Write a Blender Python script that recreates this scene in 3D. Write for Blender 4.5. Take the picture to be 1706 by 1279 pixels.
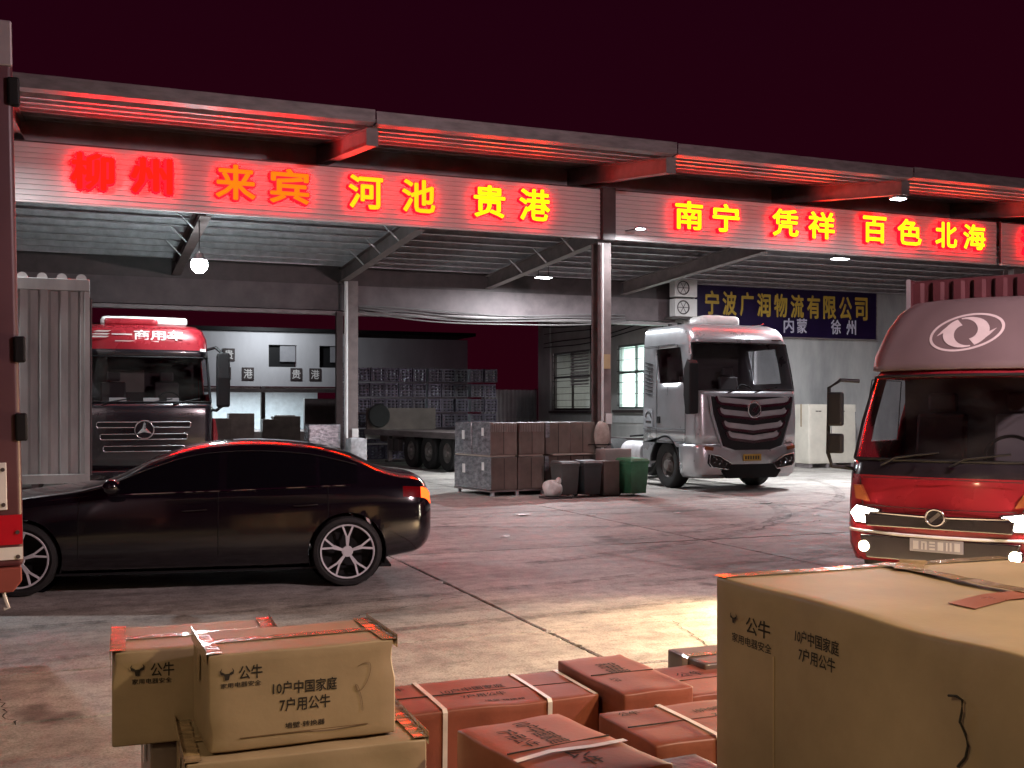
import bpy, bmesh, math, random
import numpy as np
from mathutils import Vector, Matrix, Euler

R = math.radians
random.seed(7)
for o in list(bpy.data.objects):
    bpy.data.objects.remove(o)
scene = bpy.context.scene
COL = scene.collection

# ------------------------------------------------------------------ camera
cam_d = bpy.data.cameras.new('camera')
cam_d.sensor_width = 36.0
cam_d.lens = 36.0 * 1800 / 1706
cam_d.shift_y = 42.5 / 1706
cam_d.clip_start = 0.05
cam_d.clip_end = 2000
cam = bpy.data.objects.new('camera', cam_d)
COL.objects.link(cam)
cam.location = (0, 0, 1.7)
cam.rotation_euler = (R(90), 0, R(-21.6))
scene.camera = cam

# ------------------------------------------------------------------ world: night sky tinted by the town's light
world = bpy.data.worlds.new('World')
scene.world = world
world.use_nodes = True
wn = world.node_tree
wn.nodes.clear()
w_out = wn.nodes.new('ShaderNodeOutputWorld')
w_bg = wn.nodes.new('ShaderNodeBackground')
w_bg.inputs[0].default_value = (0.0275, 0.0011, 0.0062, 1)
w_bg.inputs[1].default_value = 1.0
# town glow: a little redder and lighter low down, purplish and darker overhead, with faint uneven cloud
w_tc = wn.nodes.new('ShaderNodeTexCoord'); w_sep = wn.nodes.new('ShaderNodeSeparateXYZ'); w_rp = wn.nodes.new('ShaderNodeValToRGB')
w_nz = wn.nodes.new('ShaderNodeTexNoise'); w_nz.inputs['Scale'].default_value = 2.2; w_nz.inputs['Detail'].default_value = 4
w_ad = wn.nodes.new('ShaderNodeMath'); w_ad.operation = 'MULTIPLY_ADD'; w_ad.inputs[1].default_value = 0.35
wn.links.new(w_tc.outputs['Generated'], w_sep.inputs[0]); wn.links.new(w_tc.outputs['Generated'], w_nz.inputs['Vector'])
wn.links.new(w_nz.outputs['Fac'], w_ad.inputs[0]); wn.links.new(w_sep.outputs['Z'], w_ad.inputs[2])
wn.links.new(w_ad.outputs[0], w_rp.inputs[0])
w_rp.color_ramp.elements[0].position = 0.12; w_rp.color_ramp.elements[0].color = (0.021, 0.0007, 0.0038, 1)
w_rp.color_ramp.elements[1].position = 0.62; w_rp.color_ramp.elements[1].color = (0.013, 0.0006, 0.0048, 1)
wn.links.new(w_rp.outputs[0], w_bg.inputs[0])
wn.links.new(w_bg.outputs[0], w_out.inputs[0])

# ------------------------------------------------------------------ exposure and sampling
vs = scene.view_settings
vs.view_transform = 'Standard'
vs.look = 'None'
vs.exposure = 0.0
vs.gamma = 1.0
vs.use_curve_mapping = False
scene.render.engine = 'CYCLES'
cy = scene.cycles
cy.use_denoising = True
cy.use_light_tree = True
cy.max_bounces = 6
cy.diffuse_bounces = 3
cy.glossy_bounces = 2
cy.adaptive_threshold = 0.02
cy.transparent_max_bounces = 12
cy.transmission_bounces = 4
cy.volume_bounces = 0
cy.sample_clamp_indirect = 4.0
cy.caustics_reflective = False
cy.caustics_refractive = False

# ------------------------------------------------------------------ helpers
def link(o, parent=None):
    COL.objects.link(o)
    if parent is not None:
        o.parent = parent
    return o

def tag(o, label=None, cat=None, group=None, kind=None):
    if label: o['label'] = label
    if cat: o['category'] = cat
    if group: o['group'] = group
    if kind: o['kind'] = kind
    return o

def thing(name, label, cat, loc=(0, 0, 0), rz=0.0, group=None):
    o = bpy.data.objects.new(name, None)
    o.empty_display_size = 0.2
    o.location = loc
    o.rotation_euler = (0, 0, rz)
    link(o)
    return tag(o, label, cat, group)

def copy_tree(o, parent=None):
    c = o.copy()
    COL.objects.link(c)
    c.parent = parent
    for ch in list(o.children):
        copy_tree(ch, c)
    return c

class MB:
    """collects faces for one mesh"""
    def __init__(s):
        s.v = []; s.f = []; s.m = []
    def add(s, vs_, fs, mi=0):
        b = len(s.v)
        s.v += [tuple(map(float, p)) for p in vs_]
        s.f += [[b + i for i in f] for f in fs]
        s.m += [mi] * len(fs)
        return s
    def box(s, x0, y0, z0, x1, y1, z1, mi=0):
        if x0 > x1: x0, x1 = x1, x0
        if y0 > y1: y0, y1 = y1, y0
        if z0 > z1: z0, z1 = z1, z0
        return s.add([(x0,y0,z0),(x1,y0,z0),(x1,y1,z0),(x0,y1,z0),(x0,y0,z1),(x1,y0,z1),(x1,y1,z1),(x0,y1,z1)],
                     [(3,2,1,0),(4,5,6,7),(0,1,5,4),(1,2,6,5),(2,3,7,6),(3,0,4,7)], mi)
    def obox(s, p0, p1, w, h, up=(0, 0, 1), mi=0):
        """beam between p0 and p1 with width w (sideways) and height h (along up)"""
        p0 = Vector(p0); p1 = Vector(p1); d = (p1 - p0).normalized()
        u = Vector(up); sd = d.cross(u).normalized(); u = sd.cross(d).normalized()
        c = []
        for p in (p0, p1):
            for a, b in ((-1,-1),(1,-1),(1,1),(-1,1)):
                c.append(p + sd * (a * w / 2) + u * (b * h / 2))
        return s.add(c, [(0,1,2,3),(7,6,5,4),(0,4,5,1),(1,5,6,2),(2,6,7,3),(3,7,4,0)], mi)
    def cyl(s, p0, p1, r0, r1=None, n=16, mi=0, caps=True):
        r1 = r0 if r1 is None else r1
        p0 = Vector(p0); p1 = Vector(p1); d = (p1 - p0).normalized()
        a = d.orthogonal().normalized(); b = d.cross(a)
        c = []
        for p, r in ((p0, r0), (p1, r1)):
            for k in range(n):
                t = 2 * math.pi * k / n
                c.append(p + a * (r * math.cos(t)) + b * (r * math.sin(t)))
        fs = [(k, (k + 1) % n, n + (k + 1) % n, n + k) for k in range(n)]
        if caps:
            fs += [tuple(range(n - 1, -1, -1)), tuple(range(n, 2 * n))]
        return s.add(c, fs, mi)
    def tube(s, pts, r, n=8, mi=0, closed=False):
        pts = [Vector(p) for p in pts]
        m = len(pts); rings = []
        up = Vector((0.123, 0.31, 0.94))
        for i, p in enumerate(pts):
            if closed:
                d = (pts[(i + 1) % m] - pts[i - 1])
            else:
                d = pts[min(i + 1, m - 1)] - pts[max(i - 1, 0)]
            d.normalize()
            a = d.cross(up)
            if a.length < 1e-3: a = d.orthogonal()
            a.normalize(); b = d.cross(a)
            rings.append([p + a * (r * math.cos(2*math.pi*k/n)) + b * (r * math.sin(2*math.pi*k/n)) for k in range(n)])
        c = [q for rg in rings for q in rg]
        fs = []
        for i in range(m if closed else m - 1):
            j = (i + 1) % m
            for k in range(n):
                fs.append((i*n+k, i*n+(k+1) % n, j*n+(k+1) % n, j*n+k))
        if not closed:
            fs += [tuple(range(n-1, -1, -1)), tuple(range((m-1)*n, m*n))]
        return s.add(c, fs, mi)
    def prism(s, poly, axis, a0, a1, mi=0):
        """poly: 2D points (in the two other axes, in xyz order) extruded along axis"""
        n = len(poly); c = []
        for a in (a0, a1):
            for p, q in poly:
                c.append({'x': (a, p, q), 'y': (p, a, q), 'z': (p, q, a)}[axis])
        fs = [(k, (k+1) % n, n+(k+1) % n, n+k) for k in range(n)]
        fs += [tuple(range(n-1, -1, -1)), tuple(range(n, 2*n))]
        return s.add(c, fs, mi)
    def lathe(s, prof, c=(0,0,0), axis='x', n=32, mi=0, close=False):
        """prof: (radius, along) pairs turned about axis through c"""
        m = len(prof); vs_ = []
        for k in range(n):
            t = 2*math.pi*k/n; ct, st = math.cos(t), math.sin(t)
            for r, h in prof:
                if axis == 'x': vs_.append((c[0]+h, c[1]+r*ct, c[2]+r*st))
                elif axis == 'y': vs_.append((c[0]+r*ct, c[1]+h, c[2]+r*st))
                else: vs_.append((c[0]+r*ct, c[1]+r*st, c[2]+h))
        fs = []
        mm = m if close else m - 1
        for k in range(n):
            for i in range(mm):
                j = (i+1) % m; k2 = (k+1) % n
                fs.append((k*m+i, k*m+j, k2*m+j, k2*m+i))
        return s.add(vs_, fs, mi)
    def grid(s, P, cells=None, mi=0, flip=False):
        """P[i][j] array of points; cells: set of (i,j) or None for all"""
        ni, nj = len(P), len(P[0])
        idx = {}
        def vid(i, j):
            if (i, j) not in idx:
                idx[(i, j)] = len(s.v); s.v.append(tuple(map(float, P[i][j])))
            return idx[(i, j)]
        for i in range(ni-1):
            for j in range(nj-1):
                if cells is None or cells(i, j):
                    q = [vid(i,j), vid(i+1,j), vid(i+1,j+1), vid(i,j+1)]
                    s.f.append(q[::-1] if flip else q); s.m.append(mi)
        return s
    def build(s, name, mat, parent=None, smooth=None, bevel=0.0, seg=2, loc=None, rot=None, fix=True, weld=False):
        me = bpy.data.meshes.new(name)
        me.from_pydata(s.v, [], s.f)
        mats = mat if isinstance(mat, (list, tuple)) else [mat]
        for m_ in mats: me.materials.append(m_)
        if len(mats) > 1:
            me.polygons.foreach_set('material_index', s.m)
        bm = bmesh.new(); bm.from_mesh(me)
        if weld: bmesh.ops.remove_doubles(bm, verts=bm.verts, dist=1e-4)
        if fix: bmesh.ops.recalc_face_normals(bm, faces=bm.faces)
        if bevel > 0:
            es = [e for e in bm.edges if len(e.link_faces) == 2 and e.calc_face_angle(0) > 0.6]
            bmesh.ops.bevel(bm, geom=es, offset=bevel, offset_type='OFFSET', segments=seg, profile=0.5, affect='EDGES', clamp_overlap=True)
        if smooth is not None:
            for f in bm.faces: f.smooth = True
            for e in bm.edges:
                if len(e.link_faces) == 2 and e.calc_face_angle(0) > R(smooth): e.smooth = False
        bm.to_mesh(me); bm.free()
        o = bpy.data.objects.new(name, me)
        if loc: o.location = loc
        if rot: o.rotation_euler = rot
        return link(o, parent)

def shared(name, me, parent=None, loc=(0,0,0), rot=(0,0,0), scale=None):
    o = bpy.data.objects.new(name, me)
    o.location = loc; o.rotation_euler = rot
    if scale: o.scale = scale
    return link(o, parent)

_txt = {}
def text_mesh(s_, w, h, offset=0.0, extrude=0.0, mat=None):
    """text as a mesh, centred, scaled to w by h, in its own xy plane facing +z; offset thickens the strokes"""
    key = (s_, round(w, 3), round(h, 3), offset, extrude, mat.name if mat else '')
    if key in _txt: return _txt[key]
    cu = bpy.data.curves.new('lettering', 'FONT')
    cu.body = s_; cu.size = 1.0; cu.extrude = extrude
    cu.resolution_u = 2
    o = bpy.data.objects.new('lettering', cu); COL.objects.link(o)
    dg = bpy.context.evaluated_depsgraph_get(); dg.update()
    me = bpy.data.meshes.new_from_object(o.evaluated_get(dg))
    bpy.data.objects.remove(o); bpy.data.curves.remove(cu)
    co = np.empty(len(me.vertices)*3); me.vertices.foreach_get('co', co); co = co.reshape(-1, 3)
    fs = [list(p.vertices) for p in me.polygons]
    bpy.data.meshes.remove(me)
    sh = [(0, 0)]
    if offset > 0:
        k = offset
        sh = [(-k, 0), (k, 0), (0, k), (0, -k), (-.7*k, .7*k), (.7*k, .7*k), (-.7*k, -.7*k), (.7*k, -.7*k)]
    V = []; F = []
    for q, (ax, ay) in enumerate(sh):
        c = co.copy(); c[:, 0] += ax; c[:, 1] += ay; c[:, 2] += 0.00035*q
        b = len(V)*len(co); F += [[b+i for i in f] for f in fs]; V.append(c)
    co = np.concatenate(V)
    lo, hi = co.min(0), co.max(0)
    c = (lo+hi)/2; sz = hi-lo
    co[:, 0] = (co[:, 0]-c[0])*w/sz[0]
    co[:, 1] = (co[:, 1]-c[1])*h/sz[1]
    me = bpy.data.meshes.new('lettering'); me.from_pydata(co.tolist(), [], F); me.update()
    if mat: me.materials.append(mat)
    _txt[key] = me
    return me

# ------------------------------------------------------------------ materials
MATS = {}
def mat(name, col, rough=0.5, metal=0.0, var=0.15, vscale=3.0, bump=0.0, bscale=40.0, coat=0.0, spec=0.5,
        col2=None, stretch=None, rvar=0.1, emit=None, estr=0.0, objrand=0.0, detail=6.0):
    if name in MATS: return MATS[name]
    m = bpy.data.materials.new(name); m.use_nodes = True
    nt = m.node_tree; N = nt.nodes; L = nt.links
    b = N['Principled BSDF']
    b.inputs['Roughness'].default_value = rough
    b.inputs['Metallic'].default_value = metal
    b.inputs['Specular IOR Level'].default_value = spec
    b.inputs['Coat Weight'].default_value = coat
    b.inputs['Coat Roughness'].default_value = 0.08
    tc = N.new('ShaderNodeTexCoord')
    mp = N.new('ShaderNodeMapping')
    if stretch: mp.inputs['Scale'].default_value = stretch
    L.new(tc.outputs['Object'], mp.inputs[0])
    nz = N.new('ShaderNodeTexNoise')
    nz.inputs['Scale'].default_value = vscale
    nz.inputs['Detail'].default_value = detail
    nz.inputs['Roughness'].default_value = 0.6
    L.new(mp.outputs[0], nz.inputs['Vector'])
    rp = N.new('ShaderNodeValToRGB')
    rp.color_ramp.elements[0].position = 0.32
    rp.color_ramp.elements[1].position = 0.68
    c2 = col2 if col2 else tuple(c*(1-var) for c in col)
    c1 = tuple(min(1, c*(1+var*0.5)) for c in col) if not col2 else col
    rp.color_ramp.elements[0].color = (*c2, 1)
    rp.color_ramp.elements[1].color = (*c1, 1)
    L.new(nz.outputs['Fac'], rp.inputs[0])
    out = rp.outputs[0]
    if objrand > 0:
        oi = N.new('ShaderNodeObjectInfo')
        mr0 = N.new('ShaderNodeMapRange')
        mr0.inputs['To Min'].default_value = 1-objrand
        mr0.inputs['To Max'].default_value = 1+objrand
        L.new(oi.outputs['Random'], mr0.inputs[0])
        mx = N.new('ShaderNodeVectorMath'); mx.operation = 'SCALE'
        L.new(out, mx.inputs[0]); L.new(mr0.outputs[0], mx.inputs['Scale'])
        out = mx.outputs[0]
    L.new(out, b.inputs['Base Color'])
    if rvar > 0:
        mr = N.new('ShaderNodeMapRange')
        mr.inputs['To Min'].default_value = max(0.02, rough-rvar)
        mr.inputs['To Max'].default_value = min(1, rough+rvar)
        L.new(nz.outputs['Fac'], mr.inputs[0]); L.new(mr.outputs[0], b.inputs['Roughness'])
    if bump > 0:
        n2 = N.new('ShaderNodeTexNoise'); n2.inputs['Scale'].default_value = bscale; n2.inputs['Detail'].default_value = 4
        L.new(mp.outputs[0], n2.inputs['Vector'])
        bp = N.new('ShaderNodeBump'); bp.inputs['Strength'].default_value = bump; bp.inputs['Distance'].default_value = 0.01
        L.new(n2.outputs['Fac'], bp.inputs['Height']); L.new(bp.outputs[0], b.inputs['Normal'])
    if emit:
        b.inputs['Emission Color'].default_value = (*emit, 1)
        b.inputs['Emission Strength'].default_value = estr
    MATS[name] = m
    return m

def glow(name, col, s, sample=True):
    if name in MATS: return MATS[name]
    m = bpy.data.materials.new(name); m.use_nodes = True
    nt = m.node_tree; nt.nodes.clear()
    e = nt.nodes.new('ShaderNodeEmission'); e.inputs[0].default_value = (*col, 1); e.inputs[1].default_value = s
    o = nt.nodes.new('ShaderNodeOutputMaterial'); nt.links.new(e.outputs[0], o.inputs[0])
    if not sample: m.cycles.emission_sampling = 'NONE'
    MATS[name] = m
    return m

def glass(name, tint=(0.5, 0.5, 0.5), rough=0.03, f0=1.5):
    if name in MATS: return MATS[name]
    m = bpy.data.materials.new(name); m.use_nodes = True
    nt = m.node_tree; N = nt.nodes; L = nt.links; N.clear()
    t = N.new('ShaderNodeBsdfTransparent'); t.inputs[0].default_value = (*tint, 1)
    g = N.new('ShaderNodeBsdfGlossy'); g.inputs['Roughness'].default_value = rough; g.inputs[0].default_value = (0.9, 0.9, 0.9, 1)
    fr = N.new('ShaderNodeFresnel'); fr.inputs[0].default_value = f0
    nz = N.new('ShaderNodeTexNoise'); nz.inputs['Scale'].default_value = 2.5; nz.inputs['Detail'].default_value = 5
    df = N.new('ShaderNodeBsdfDiffuse'); df.inputs[0].default_value = (0.35, 0.33, 0.3, 1)
    mr = N.new('ShaderNodeMapRange'); mr.inputs['From Min'].default_value = 0.4; mr.inputs['From Max'].default_value = 0.8
    mr.inputs['To Max'].default_value = 0.05
    mx = N.new('ShaderNodeMixShader'); m2 = N.new('ShaderNodeMixShader'); o = N.new('ShaderNodeOutputMaterial')
    gm = N.new('ShaderNodeNewGeometry'); sel = N.new('ShaderNodeMix'); sel.data_type = 'FLOAT'
    L.new(gm.outputs['Backfacing'], sel.inputs[0]); L.new(fr.outputs[0], sel.inputs[2]); sel.inputs[3].default_value = 0.06
    L.new(sel.outputs[0], mx.inputs[0]); L.new(t.outputs[0], mx.inputs[1]); L.new(g.outputs[0], mx.inputs[2])
    L.new(nz.outputs['Fac'], mr.inputs[0]); L.new(mr.outputs[0], m2.inputs[0])
    L.new(mx.outputs[0], m2.inputs[1]); L.new(df.outputs[0], m2.inputs[2]); L.new(m2.outputs[0], o.inputs[0])
    MATS[name] = m
    return m

def concrete():
    m = bpy.data.materials.new('yard_concrete'); m.use_nodes = True
    nt = m.node_tree; N = nt.nodes; L = nt.links; b = N['Principled BSDF']
    g = N.new('ShaderNodeNewGeometry')
    def noise(sc, det, rough=0.6, stretch=None):
        mp = N.new('ShaderNodeMapping')
        if stretch: mp.inputs['Scale'].default_value = stretch
        L.new(g.outputs['Position'], mp.inputs[0])
        n = N.new('ShaderNodeTexNoise'); n.inputs['Scale'].default_value = sc; n.inputs['Detail'].default_value = det
        n.inputs['Roughness'].default_value = rough; L.new(mp.outputs[0], n.inputs['Vector']); return n
    big = noise(0.35, 6); mid = noise(2.2, 8, 0.7); fine = noise(60, 4, 0.8); tyre = noise(0.9, 5, 0.6, (0.35, 2.2, 1)); blot = noise(7.5, 5, 0.75); spots = noise(1.3, 3, 0.5)
    r1 = N.new('ShaderNodeValToRGB'); L.new(big.outputs['Fac'], r1.inputs[0])
    r1.color_ramp.elements[0].position = 0.36; r1.color_ramp.elements[0].color = (0.31, 0.295, 0.28, 1)
    r1.color_ramp.elements[1].position = 0.64; r1.color_ramp.elements[1].color = (0.56, 0.535, 0.50, 1)
    r2 = N.new('ShaderNodeValToRGB'); L.new(mid.outputs['Fac'], r2.inputs[0])
    r2.color_ramp.elements[0].position = 0.3; r2.color_ramp.elements[0].color = (0.62, 0.6, 0.58, 1)
    r2.color_ramp.elements[1].position = 0.62; r2.color_ramp.elements[1].color = (1.06, 1.05, 1.04, 1)
    r3 = N.new('ShaderNodeValToRGB'); L.new(fine.outputs['Fac'], r3.inputs[0])
    r3.color_ramp.elements[0].position = 0.3; r3.color_ramp.elements[0].color = (0.6, 0.58, 0.55, 1)
    r3.color_ramp.elements[1].position = 0.6; r3.color_ramp.elements[1].color = (1.1, 1.1, 1.1, 1)
    r4 = N.new('ShaderNodeValToRGB'); L.new(tyre.outputs['Fac'], r4.inputs[0])
    r4.color_ramp.elements[0].position = 0.38; r4.color_ramp.elements[0].color = (0.72, 0.71, 0.71, 1)
    r4.color_ramp.elements[1].position = 0.52; r4.color_ramp.elements[1].color = (1, 1, 1, 1)
    r5 = N.new('ShaderNodeValToRGB'); L.new(blot.outputs['Fac'], r5.inputs[0])
    r5.color_ramp.elements[0].position = 0.33; r5.color_ramp.elements[0].color = (0.66, 0.65, 0.64, 1)
    r5.color_ramp.elements[1].position = 0.55; r5.color_ramp.elements[1].color = (1.05, 1.05, 1.05, 1)
    r6 = N.new('ShaderNodeValToRGB'); L.new(spots.outputs['Fac'], r6.inputs[0])
    r6.color_ramp.elements[0].position = 0.28; r6.color_ramp.elements[0].color = (0.35, 0.34, 0.33, 1)
    r6.color_ramp.elements[1].position = 0.36; r6.color_ramp.elements[1].color = (1, 1, 1, 1)
    prev = r1.outputs[0]
    for r in (r2, r3, r4, r5, r6):
        mx = N.new('ShaderNodeMix'); mx.data_type = 'RGBA'; mx.blend_type = 'MULTIPLY'; mx.inputs[0].default_value = 1
        L.new(prev, mx.inputs[6]); L.new(r.outputs[0], mx.inputs[7]); prev = mx.outputs[2]
    oi = N.new('ShaderNodeObjectInfo'); mr0 = N.new('ShaderNodeMapRange')
    mr0.inputs['To Min'].default_value = 0.9; mr0.inputs['To Max'].default_value = 1.1
    L.new(oi.outputs['Random'], mr0.inputs[0])
    sc = N.new('ShaderNodeVectorMath'); sc.operation = 'SCALE'; L.new(prev, sc.inputs[0]); L.new(mr0.outputs[0], sc.inputs['Scale'])
    L.new(sc.outputs[0], b.inputs['Base Color'])
    mr = N.new('ShaderNodeMapRange'); mr.inputs['To Min'].default_value = 0.52; mr.inputs['To Max'].default_value = 0.85
    mr.inputs['From Min'].default_value = 0.3; mr.inputs['From Max'].default_value = 0.7
    L.new(mid.outputs['Fac'], mr.inputs[0]); L.new(mr.outputs[0], b.inputs['Roughness'])
    bp = N.new('ShaderNodeBump'); bp.inputs['Strength'].default_value = 0.35; bp.inputs['Distance'].default_value = 0.006
    L.new(fine.outputs['Fac'], bp.inputs['Height'])
    bp2 = N.new('ShaderNodeBump'); bp2.inputs['Strength'].default_value = 0.25; bp2.inputs['Distance'].default_value = 0.03
    L.new(mid.outputs['Fac'], bp2.inputs['Height']); L.new(bp.outputs[0], bp2.inputs['Normal'])
    L.new(bp2.outputs[0], b.inputs['Normal'])
    MATS['concrete'] = m
    return m

M_CON = concrete()
M_DIRT = mat('joint_dirt', (0.02, 0.018, 0.016), 0.9)
M_STEEL = mat('painted_steel', (0.20, 0.16, 0.155), 0.55, 0.0, 0.3, 4, 0.1)
M_STEELD = mat('dark_steel', (0.07, 0.055, 0.055), 0.5, 0.2, 0.3, 4)
M_GALV = mat('galvanised_purlin', (0.62, 0.60, 0.62), 0.38, 0.25, 0.25, 5)
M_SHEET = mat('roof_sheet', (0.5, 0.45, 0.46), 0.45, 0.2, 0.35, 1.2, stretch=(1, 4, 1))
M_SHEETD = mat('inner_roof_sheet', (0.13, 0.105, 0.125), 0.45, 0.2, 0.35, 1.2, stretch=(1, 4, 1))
M_GUT = mat('gutter_sheet', (0.23, 0.20, 0.20), 0.45, 0.15, 0.35, 2.5, stretch=(1.5, 1, 6))
M_SLAT = mat('sign_slat', (0.68, 0.63, 0.62), 0.42, 0.05, 0.18, 2.0, stretch=(0.6, 1, 3))
M_BLACK = mat('black_plastic', (0.012, 0.012, 0.013), 0.6, spec=0.2)
M_RUB = mat('rubber', (0.016, 0.016, 0.016), 0.75, 0, 0.4, 9, 0.2, 60)
M_CHROME = mat('chrome', (0.72, 0.72, 0.74), 0.15, 1.0, 0.05, 4)
M_SILVER = mat('silver_paint', (0.52, 0.54, 0.56), 0.30, 0.55, 0.14, 1.6, coat=0.5)
M_RED = mat('red_paint', (0.26, 0.014, 0.022), 0.28, 0.1, 0.2, 1.5, coat=0.6)
M_WALL = mat('plaster_wall', (0.44, 0.44, 0.43), 0.8, 0, 0.28, 0.9, 0.1, 30, stretch=(1, 1, 0.5))
M_FILM = mat('stretch_film', (0.42, 0.43, 0.46), 0.22, 0.55, 0.6, 7, 0.9, 14, stretch=(1, 1, 2.2))
M_KRAFT = mat('kraft_board', (0.36, 0.275, 0.18), 0.52, 0, 0.28, 1.6, 0.06, 60)
M_KRAFTR = mat('red_brown_board', (0.29, 0.085, 0.052), 0.5, 0, 0.4, 1.7, 0.08, 50, objrand=0.14)  # red-brown base colour, also stands in for red light falling on these cartons
M_KRAFTD = mat('dark_board', (0.175, 0.13, 0.11), 0.45, 0, 0.4, 1.8, 0.12, 22, objrand=0.2, coat=0.25)
M_TAPE = mat('packing_tape', (0.36, 0.26, 0.16), 0.2, 0.0, 0.3, 9, 0.8, 26, coat=0.6)
M_STRAP = mat('white_strap', (0.72, 0.66, 0.62), 0.35, 0, 0.2, 9)
M_INK = mat('black_ink', (0.022, 0.018, 0.015), 0.7, 0, 0.5, 30)
M_WHITE = mat('white_paint', (0.76, 0.74, 0.72), 0.45, 0, 0.12, 3)
M_GLASSD = glass('cab_glass', (0.68, 0.68, 0.70))
M_PIPE = mat('white_pipe', (0.74, 0.73, 0.72), 0.35, 0, 0.1, 4)

# ================================================================== GROUND
ground = MB().box(-90, -60, -0.6, 130, 150, -0.03).build('ground', M_CON)
tag(ground, 'grey concrete truck yard between the loading sheds', 'ground', kind='structure')
XS = [-14.0, -9.2, -5.0, -0.9, 3.3, 7.5, 11.7, 15.9, 20.1, 24.3, 29.0, 34.0]
YS = [-9.0, -3.2, 2.2, 6.42, 7.62, 12.2, 16.6, 20.9, 25.2, 29.5, 34.0, 39.0, 45.0, 52.0]
random.seed(3)
for i in range(len(XS)-1):
    for j in range(len(YS)-1):
        g = 0.011
        x0, x1, y0, y1 = XS[i]+g, XS[i+1]-g, YS[j]+g, YS[j+1]-g
        def edge(a, b, n, amp):
            return [a+(b-a)*k/n for k in range(n+1)]
        nx, ny = 44, 44
        pts = []
        jit = lambda: random.uniform(-0.006, 0.006)+(random.uniform(-0.03, 0.03) if random.random() < 0.05 else 0)
        for k in range(nx): pts.append((x0+(x1-x0)*k/nx, y0+jit()))
        for k in range(ny): pts.append((x1+jit(), y0+(y1-y0)*k/ny))
        for k in range(nx): pts.append((x1-(x1-x0)*k/nx, y1+jit()))
        for k in range(ny): pts.append((x0+jit(), y1-(y1-y0)*k/ny))
        n = len(pts); dz = random.uniform(-0.003, 0.001)
        b = MB()
        vs_ = [(p[0], p[1], -0.04) for p in pts] + [(p[0], p[1], dz-0.008) for p in pts]
        cx, cy_ = (x0+x1)/2, (y0+y1)/2
        ins = [(p[0]+(0.01 if p[0] < cx else -0.01), p[1]+(0.01 if p[1] < cy_ else -0.01), dz) for p in pts]
        vs_ += ins
        fs = [(k, (k+1) % n, n+(k+1) % n, n+k) for k in range(n)] + [(n+k, n+(k+1) % n, 2*n+(k+1) % n, 2*n+k) for k in range(n)]
        fs.append(tuple(range(2*n, 3*n)))
        b.add(vs_, fs)
        b.build('concrete_slab', M_CON, ground)
# cracks: thin dark slivers following a wandering line, a hair above the slab
def crack(pts, w=0.02):
    b = MB(); n = len(pts); vs_ = []
    for k, (x, y) in enumerate(pts):
        a = pts[max(k-1, 0)]; c = pts[min(k+1, n-1)]
        d = Vector((c[0]-a[0], c[1]-a[1])).normalized(); q = Vector((-d.y, d.x))
        ww = w*(0.25+random.random())*(0.4 if k in (0, n-1) else 1)
        vs_ += [(x+q.x*ww/2, y+q.y*ww/2, 0.004), (x-q.x*ww/2, y-q.y*ww/2, 0.004)]
    b.add(vs_, [(2*k, 2*k+1, 2*k+3, 2*k+2) for k in range(n-1)])
    return b.build('crack', M_DIRT, ground, fix=False)
def wander(p, q, n, amp):
    out = []
    for k in range(n+1):
        t = k/n
        out.append((p[0]+(q[0]-p[0])*t+random.uniform(-amp, amp), p[1]+(q[1]-p[1])*t+random.uniform(-amp, amp)))
    return out
crack(wander((8.64, 12.79), (9.56, 13.53), 16, 0.05), 0.022)
crack(wander((9.56, 13.53), (10.5, 13.6), 16, 0.05), 0.022)
crack(wander((9.56, 13.53), (9.79, 14.05), 14, 0.03), 0.02)
crack(wander((6.7, 10.1), (7.9, 10.2), 18, 0.04), 0.014)
crack(wander((-0.6, 7.55), (-0.35, 6.4), 24, 0.03), 0.012)
crack(wander((1.8, 8.6), (3.2, 9.3), 26, 0.03), 0.010)
crack(wander((4.4, 7.6), (4.1, 6.45), 18, 0.02), 0.010)
# tyre marks: worn dark bands where trucks turn
def mark_mat():
    m = bpy.data.materials.new('tyre_mark'); m.use_nodes = True
    nt = m.node_tree; N = nt.nodes; L = nt.links; b = N['Principled BSDF']
    b.inputs['Base Color'].default_value = (0.05, 0.047, 0.045, 1); b.inputs['Roughness'].default_value = 0.7
    g = N.new('ShaderNodeNewGeometry'); nz = N.new('ShaderNodeTexNoise'); nz.inputs['Scale'].default_value = 5.0; nz.inputs['Detail'].default_value = 8; nz.inputs['Roughness'].default_value = 0.75
    L.new(g.outputs['Position'], nz.inputs['Vector'])
    r = N.new('ShaderNodeMapRange'); r.inputs['From Min'].default_value = 0.42; r.inputs['From Max'].default_value = 0.72; r.inputs['To Max'].default_value = 0.6
    L.new(nz.outputs['Fac'], r.inputs[0])
    t = N.new('ShaderNodeBsdfTransparent'); mx = N.new('ShaderNodeMixShader'); o = N['Material Output']
    L.new(r.outputs[0], mx.inputs[0]); L.new(t.outputs[0], mx.inputs[1]); L.new(b.outputs[0], mx.inputs[2]); L.new(mx.outputs[0], o.inputs[0])
    return m
M_MARK = mark_mat()
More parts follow.
